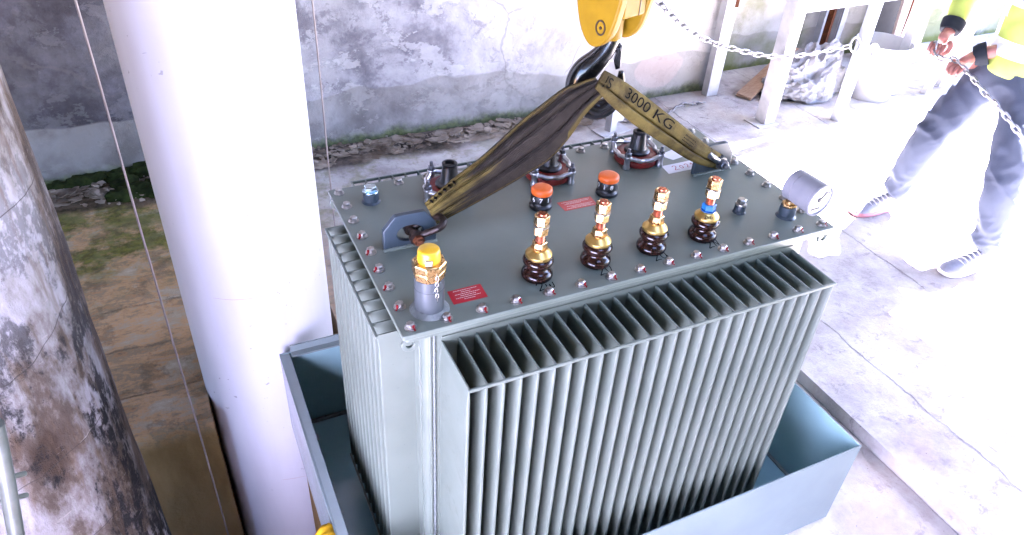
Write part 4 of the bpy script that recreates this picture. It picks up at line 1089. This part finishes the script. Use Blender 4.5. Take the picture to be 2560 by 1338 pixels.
yq = lambda f: 2.30+(B.y-.02-2.30)*f
cpx = [(1615, -40), (1645, 0), (1690, 47), (1740, 85), (1792, 110), (1850, 126), (1905, 138), (1955, 141), (2010, 137), (2060, 128), (2100, 120), (2125, 115)]
path = smoothpath([at_y(u, v, yq(i/(len(cpx)-1))) for i, (u, v) in enumerate(cpx)], 6)
tag(finish('chain', chain_mesh(path, .062, .034, .0052), M['chain_steel'], smooth_angle=70), 'long sagging chain hung from the ring on the grey barrier post', 'chain')
# stub post with floor chain
st = at_z(1525, 328, 0)
sp_ = empty('post_stub', st, 'short white sawn off post stub on the floor behind the transformer', 'post')
bm = bmesh.new(); post(bm, st, .052, .17, .2); finish('shaft', bm, M['white_metal'], sp_, bevel=.004)
bm = bmesh.new(); v = box(bm, (-.10, -.06, 0), (.12, .06, .008)); xform(v, Matrix.Translation(st) @ Matrix.Rotation(.2, 4, 'Z')); finish('base_plate', bm, M['white_metal'], sp_, bevel=.001)
bm = bmesh.new(); v = box(bm, (.027, -.02, .06), (.085, .02, .13)); xform(v, Matrix.Translation(st) @ Matrix.Rotation(.2, 4, 'Z')); finish('hinge', bm, M['white_metal'], sp_, bevel=.003)
fpx = [(1552, 300), (1580, 304), (1620, 300), (1655, 292), (1672, 282), (1690, 268), (1708, 261), (1735, 259), (1760, 257)]
path = smoothpath([at_z(u, v, .016) for u, v in fpx], 6)
tag(finish('chain', chain_mesh(path, .056, .032, .005), M['chain_steel'], smooth_angle=70), 'short loose chain lying on the floor beside the post stub', 'chain')
# bucket
bk0 = at_z(2166, 236, 0); bkt = empty('bucket', bk0, 'white plastic bucket beside the crumpled plastic bag', 'bucket')
bm = bmesh.new(); lathe(bm, [(0, .006), (.135, .006), (.145, .0), (.150, .012), (.182, .36), (.190, .362), (.190, .385), (.184, .387), (.178, .375), (.146, .014), (0, .012)], 56, Matrix.Translation(bk0), cap=False); finish('body', bm, M['bucket'], bkt, smooth_angle=50)
bm = bmesh.new(); tube(bm, [bk0+V((.194*math.cos(a), .194*math.sin(a)*.9-.02*math.sin(a), .355-.17*math.sin(a)*1.0 if True else 0)) for a in [PI*1.0+PI*k/24 for k in range(0)]] or [bk0+V((-.192*math.cos(PI*k/24), -.16*math.sin(PI*k/24)-.03, .365-.10*math.sin(PI*k/24))) for k in range(25)], .004, 8); finish('handle', bm, M['chain_steel'], bkt)
# plastic bag
bm = bmesh.new(); bc = at_z(2012, 252, 0)+V((.06, .12, 0))
r = bmesh.ops.create_icosphere(bm, subdivisions=6, radius=1)
for v in r['verts']:
    d = v.co.normalized(); 
    k = 1+.30*noise.noise(d*1.9+V((3, 1, 2)))-.26*abs(noise.noise(d*3.3+V((1, 7, 2))))-.14*abs(noise.noise(d*7.5))-.05*abs(noise.noise(d*17))
    h = .17+.17*max(0, d.x*.8+.3)
    p = V((d.x*.34*k, d.y*.20*k, max(-.02, d.z*k)*h*1.35)); v.co = bc+p+V((0, 0, .02))
tag(finish('plastic_bag', bm, M['plastic'], smooth_angle=60), 'crumpled translucent plastic bag on the floor under the rack', 'bag')
# plank
pa, pb = V((3.215, 2.525, .012)), V((3.93, 2.86, .16)); d = (pb-pa); bm = bmesh.new(); v = box(bm, (0, -.055, -.012), (d.length, .055, .012)); xform(v, axis_mat(pa, (-d.z, 0, d.x) if False else d.cross(V((-d.y, d.x, 0))).normalized()*(-1), d))
zmin = min(q.co.z for q in v)
for q in v: q.co.z += .003-zmin
tag(finish('plank', bm, M['wood'], bevel=.003), 'short pinkish wooden plank leaning near the wall under the rack', 'plank')
# angle irons leaning in the recess
for (u, v_), lb, mt_ in (((2032, 128), 'slim pale angle iron leaning in the recess left of the rusty one', M['grey_metal']), ((2052, 124), 'rusty brown angle iron leaning in the recess', M['rust']), ((2070, 122), 'pale grey angle iron leaning right of the rusty one', M['grey_metal'])):
    p = at_y(u, v_, 2.90); p.z = 0
    bm = bmesh.new(); angle_post(bm, p, .045, 1.9, .006, .4); tag(finish('angle_iron', bm, mt_, bevel=.001), lb, 'angle iron', 'angle irons leaning in the recess')
p = at_y(2205, 95, 2.86); p.z = 0  # black sheet put in place of the dark doorway gap
bm = bmesh.new(); v = box(bm, (p.x-.16, 2.86, 0), (p.x+.10, 2.9, 1.6)); tag(finish('dark_board', bm, M['dark_panel'], bevel=.003), 'black upright board behind the bucket', 'board')
# pale boards standing behind the bucket
for k, (dx, wd, rz, lb) in enumerate(((.02, .20, .10, 'pale upright wooden board with a brown knot streak behind the bucket'), (.25, .16, .02, 'pale upright board nearest the worker'))):
    p0 = V((4.62+dx, 2.62+.04*k, 0)); bm = bmesh.new(); v = box(bm, (0, -.012, 0), (wd, .012, 1.75)); xform(v, Matrix.Translation(p0) @ Matrix.Rotation(rz, 4, 'Z') @ Matrix.Rotation(-.06, 4, 'X')); o = tag(finish('board', bm, M['pale_wood'], bevel=.003), lb, 'board', 'boards standing behind the bucket')
    if k == 0:
        bm = bmesh.new(); mm = Matrix.Translation(p0) @ Matrix.Rotation(rz, 4, 'Z') @ Matrix.Rotation(-.06, 4, 'X')
        pts = [mm @ V((.08+.03*math.sin(t*2.2), -.0125, .25+.5*t)) for t in [i/14 for i in range(15)]]; tube(bm, pts, [.002+.007*math.sin(PI*i/14) for i in range(15)], 6); finish('knot_streak', bm, M['rust'], o)
for k, (u, v_) in enumerate(((2312, 232), (2345, 214))):
    p = at_z(u, v_, 0); bm = bmesh.new(); prism(bm, [(-.03, -.02), (.03, -.02), (.03, .02), (.024, .02), (.024, -.014), (-.024, -.014), (-.024, .02), (-.03, .02)], 1.3, Matrix.Translation(p) @ Matrix.Rotation(.16, 4, 'X') @ Matrix.Rotation(.2, 4, 'Z'))
    for q in bm.verts: q.co.z = max(q.co.z, 0.001)
    tag(finish('metal_profile', bm, M['white_metal'], bevel=.001), ['white metal channel profile standing left of its twin behind the worker', 'white metal channel profile closest to the worker'][k], 'metal profile', 'metal profiles behind the worker')

# ================================================================== WORKER
def skin_mesh(verts, edges, radii, sub=2, root=0):
    me = bpy.data.meshes.new('sk'); me.from_pydata([tuple(v) for v in verts], edges, []); o = bpy.data.objects.new('sk', me); COL.objects.link(o)
    md = o.modifiers.new('skin', 'SKIN'); md.use_smooth_shade = True
    for i, r in enumerate(radii):
        sv = me.skin_vertices[0].data[i]; sv.radius = r if isinstance(r, tuple) else (r, r); sv.use_root = (i == root)
    ss = o.modifiers.new('ss', 'SUBSURF'); ss.levels = sub; ss.render_levels = sub
    dg = bpy.context.evaluated_depsgraph_get(); res = bpy.data.meshes.new_from_object(o.evaluated_get(dg)); bpy.data.objects.remove(o); bpy.data.meshes.remove(me)
    return res
W = empty('person', (3.0, .84, 0), 'worker in yellow high visibility jacket and blue jeans holding a hoist chain', 'person')
hip = V((3.16, .84, .93)); ch = V((3.12, .84, 1.30)); nk = V((3.06, .84, 1.47)); hd = V((3.00, .84, 1.60))
shR, shL = V((3.10, 1.04, 1.40)), V((3.10, .64, 1.40))
elR, elL = V((3.12, 1.19, 1.14)), V((3.20, .66, 1.09))
wrR, wrL = at_x(2374, 78, 2.97), at_x(2436, 140, 2.98)
haR, haL = at_x(2352, 104, 2.90), at_x(2405, 158, 2.90)
# continuous body: torso, neck, head, arms, palms, legs
bv = [hip, V((3.15, .84, 1.1)), ch, nk, hd+V((.01, 0, -.02)), hd+V((0, 0, .06)), shR, elR, wrR, haR, shL, elL, wrL, haL, V((3.14, .95, .88)), V((2.99, 1.0, .5)), V((3.02, 1.09, .09)), V((3.14, .73, .88)), V((2.99, .60, .5)), V((3.02, .54, .09))]
be = [(0, 1), (1, 2), (2, 3), (3, 4), (4, 5), (2, 6), (6, 7), (7, 8), (8, 9), (2, 10), (10, 11), (11, 12), (12, 13), (0, 14), (14, 15), (15, 16), (0, 17), (17, 18), (18, 19)]
br = [(.12, .10), (.125, .10), (.14, .10), .055, (.075, .085), (.075, .085), .06, .045, .028, (.036, .022), .06, .045, .028, (.036, .022), .08, .055, .04, .08, .055, .04]
body = skin_mesh(bv, be, br)
bm = bmesh.new(); bm.from_mesh(body); bpy.data.meshes.remove(body)
def fingers(bm, wr, ha, side):
    d = (ha-wr).normalized(); lat = d.cross(V((0, 0, 1))).normalized()*side; dn = d.cross(lat).normalized()
    if dn.z > 0: dn = -dn
    for k, (off, ln) in enumerate(((-.027, .82), (-.009, 1.), (.009, .95), (.026, .75))):
        b0 = ha+lat*off+d*.012; c = [b0, b0+d*.034*ln+dn*.006, b0+d*.052*ln+dn*.028*ln, b0+d*.040*ln+dn*.048*ln, b0+d*.022*ln+dn*.054*ln]
        me = skin_mesh(c, [(i, i+1) for i in range(4)], [.011, .010, .009, .0085, .007], 2); bm.from_mesh(me); bpy.data.meshes.remove(me)
    t0 = ha-lat*.03-d*.02; c = [t0, t0-lat*.018+d*.02+dn*.016, t0-lat*.012+d*.04+dn*.034, t0+lat*.004+d*.052+dn*.046]
    me = skin_mesh(c, [(i, i+1) for i in range(3)], [.014, .0125, .011, .009], 2); bm.from_mesh(me); bpy.data.meshes.remove(me)
fingers(bm, wrR, haR, 1); fingers(bm, wrL, haL, -1)
# face: nose, brow, ears
def blob(bm, c, s, mi=0):
    r = bmesh.ops.create_icosphere(bm, subdivisions=3, radius=1)
    for v in r['verts']: v.co = V((v.co.x*s[0], v.co.y*s[1], v.co.z*s[2]))+c
    for f in {f for v in r['verts'] for f in v.link_faces}: f.material_index = mi
fc = hd+V((-.088, 0, .03))
blob(bm, fc+V((-.004, 0, -.012)), (.02, .014, .024)); blob(bm, fc+V((.012, 0, .016)), (.018, .045, .011)); blob(bm, fc+V((.006, 0, -.058)), (.016, .024, .008))
for s in (-1, 1):
    blob(bm, hd+V((.012, .082*s, .022)), (.018, .010, .032)); blob(bm, fc+V((.010, .032*s, .002)), (.010, .013, .009), 1)
person_body = finish('body', bm, [M['skin'], M['dial_white']], W, smooth_angle=80)
bm = bmesh.new(); r = bmesh.ops.create_icosphere(bm, subdivisions=4, radius=1)
for v in r['verts']:
    d = v.co.normalized(); k = 1.02+.03*noise.noise(d*6); v.co = hd+V((.016, 0, .062))+V((d.x*.098*k, d.y*.090*k, max(-.05, d.z*.085*k)))
finish('hair', bm, M['hair'], W, smooth_angle=80)
# jeans with gathers at knee and ankle
def wrinkle(me, f):
    ns = [v.normal.copy() for v in me.vertices]
    for v, n in zip(me.vertices, ns): v.co += n*f(v.co)
jv = [V((3.16, .84, .96)), V((3.15, .84, .86)), V((3.12, .93, .78)), V((3.04, .985, .62)), V((2.975, 1.005, .48)), V((3.0, 1.05, .28)), V((3.03, 1.09, .075)), V((3.12, .75, .78)), V((3.04, .66, .62)), V((2.975, .59, .48)), V((3.0, .565, .28)), V((3.03, .54, .075))]
je = [(0, 1), (1, 2), (2, 3), (3, 4), (4, 5), (5, 6), (1, 7), (7, 8), (8, 9), (9, 10), (10, 11)]
jr = [(.15, .13), (.15, .13), .108, .096, .084, .078, .075, .108, .096, .084, .078, .075]
me = skin_mesh(jv, je, jr, 4, 1)
def jw(p):
    z = p.z; g = math.exp(-((z-.16)/.11)**2)*1.3+math.exp(-((z-.52)/.10)**2)*.75+math.exp(-((z-.80)/.08)**2)*.6+.22
    q = V((p.x*6+z*5, p.y*8-z*6, z*8+p.x*5)); r1 = 1-abs(noise.noise(q))*3.0
    q = V((p.x*13-z*9, p.y*15+z*7, z*15)); r2 = 1-abs(noise.noise(q))*2.6
    return .0135*g*(max(-.4, r1)*.8+r2*.3-.45)+.006*noise.noise(V((p.x*4, p.y*4, z*4)))
wrinkle(me, jw); link('jeans', me, M['jeans'], W, smooth_angle=80)
# jacket
av = [V((3.155, .84, .84)), V((3.155, .84, 1.0)), V((3.14, .84, 1.2)), V((3.11, .84, 1.38)), V((3.07, .84, 1.47)), shR, elR, wrR+(elR-wrR)*.16, shL, elL, wrL+(elL-wrL)*.16]
ae = [(0, 1), (1, 2), (2, 3), (3, 4), (3, 5), (5, 6), (6, 7), (3, 8), (8, 9), (9, 10)]
ar = [(.175, .15), (.17, .15), (.175, .145), (.15, .12), .075, .085, .068, .050, .085, .068, .050]
me = skin_mesh(av, ae, ar, 4, 1)
wrinkle(me, lambda p: .008*noise.noise(V((p.x*7, p.y*7, p.z*10)))+.006*noise.noise(V((p.x*18, p.y*18, p.z*22))))
jk = link('jacket', me, [M['hivis'], M['reflective']], W, smooth_angle=80)
org = WL[jk.name]
for p in me.polygons:
    c = p.center+org
    if abs(c.z-.96) < .04 or abs(c.z-1.17) < .04 or (c.z > 1.0 and abs(abs(c.y-.84)-.11) < .028 and c.x < 3.3 and abs(c.y-.84) < .16): p.material_index = 1
for wr_, el_ in ((wrR, elR), (wrL, elL)):
    bm = bmesh.new(); d = (wr_-el_).normalized(); tube(bm, [wr_-d*.050, wr_-d*.02, wr_+d*.002], [.052, .050, .042], 24); finish('cuff', bm, M['cuff'], W, smooth_angle=60)
# shoes
for yk, mt_ in ((1.105, M['sole_red']), (.545, M['sole'])):
    heel, toe = V((3.11, yk-.005, 0)), V((2.79, yk+.008, 0)); d = (toe-heel).normalized(); lat = V((-d.y, d.x, 0))
    prof = [(0, .030, .085), (.05, .038, .095), (.10, .040, .098), (.15, .043, .082), (.20, .048, .066), (.25, .049, .054), (.29, .043, .046), (.315, .028, .036), (.324, .012, .026)]
    pf = smoothpath([(a, b_, c) for a, b_, c in prof], 4)
    bm = bmesh.new(); rings = []
    for p in pf:
        ring = []
        for k in range(20):
            a = 2*PI*k/20; cs, sn = math.cos(a), math.sin(a); zz = .022+(p.z-.022)*max(0, sn)**.75 if sn > 0 else .022
            ring.append(bm.verts.new(heel+d*p.x+lat*(p.y*cs*(1 if sn <= 0 else (1-.25*sn)))+V((0, 0, zz+.0025*noise.noise(V((p.x*30, cs*4, sn*4)))))))
        rings.append(ring)
    for a, b_ in zip(rings, rings[1:]):
        for k in range(20): bm.faces.new((a[k], a[(k+1) % 20], b_[(k+1) % 20], b_[k]))
    bm.faces.new(rings[0]); bm.faces.new(rings[-1])
    sh = finish('shoe', bm, M['shoe'], W, smooth_angle=60)
    out = [heel+d*p.x+lat*(p.y+.004) for p in pf]+[heel+d*p.x-lat*(p.y+.004) for p in pf[::-1]]
    bm = bmesh.new(); prism(bm, [(p.x, p.y) for p in out], .023, Matrix.Translation((0, 0, .001))); finish('sole', bm, mt_, sh, bevel=.004)
    bm = bmesh.new()
    for k in range(5):
        a = .13+.024*k; h = .088-.0068*k*1.15; tube(bm, [heel+d*a+lat*(-.026)+V((0, 0, h-.008)), heel+d*(a+.004)+V((0, 0, h+.004)), heel+d*a+lat*.026+V((0, 0, h-.008))], .0035, 6)
    finish('laces', bm, M['lace'], sh, smooth_angle=60)
# hoist chain through the hands
path = smoothpath([haR+V((-.02, .03, 1.5)), haR+V((-.03, .01, .6)), haR+V((-.035, 0, 0)), haL+V((-.035, 0, .01)), at_x(2440, 205, 2.86), at_x(2462, 232, 2.87), at_x(2490, 262, 2.88), at_x(2530, 310, 2.90), at_x(2580, 380, 2.95)], 8)
tag(finish('hoist_chain', chain_mesh(path[16:], .042, .028, .0045), M['chain_steel'], smooth_angle=70), 'steel hoist chain held in the worker hands', 'chain')

# ================================================================== LIGHT
w = bpy.data.worlds.new('World'); scene.world = w; w.use_nodes = True
nt = w.node_tree; sky = nt.nodes.new('ShaderNodeTexSky'); sky.sky_type = 'NISHITA'; sky.sun_disc = False
SUN_AZ = V((.984, .178)); EL = 55
sky.sun_elevation = R(EL); sky.sun_rotation = math.atan2(SUN_AZ.x, SUN_AZ.y); sky.air_density = 1.0; sky.dust_density = 1.2; sky.ozone_density = 1.0
bg = nt.nodes['Background']; nt.links.new(sky.outputs[0], bg.inputs[0]); bg.inputs[1].default_value = .05
sd = bpy.data.lights.new('sun', 'SUN'); sd.energy = 5.0; sd.angle = R(.5); sd.color = (1, .97, .93)
so = bpy.data.objects.new('sun', sd); COL.objects.link(so)
so.rotation_euler = V((SUN_AZ.x*math.cos(R(EL)), SUN_AZ.y*math.cos(R(EL)), math.sin(R(EL)))).to_track_quat('Z', 'Y').to_euler()
so.location = (6, 1, 6)
vs = scene.view_settings; scene.display_settings.display_device = 'sRGB'
vs.view_transform = 'Standard'; vs.look = 'None'; vs.gamma = 1; vs.exposure = 5.9; vs.use_white_balance = True; vs.white_balance_temperature = 5900; vs.white_balance_tint = 25; vs.use_curve_mapping = False
scene.cycles.max_bounces = 8; scene.cycles.diffuse_bounces = 5; scene.cycles.use_denoising = True
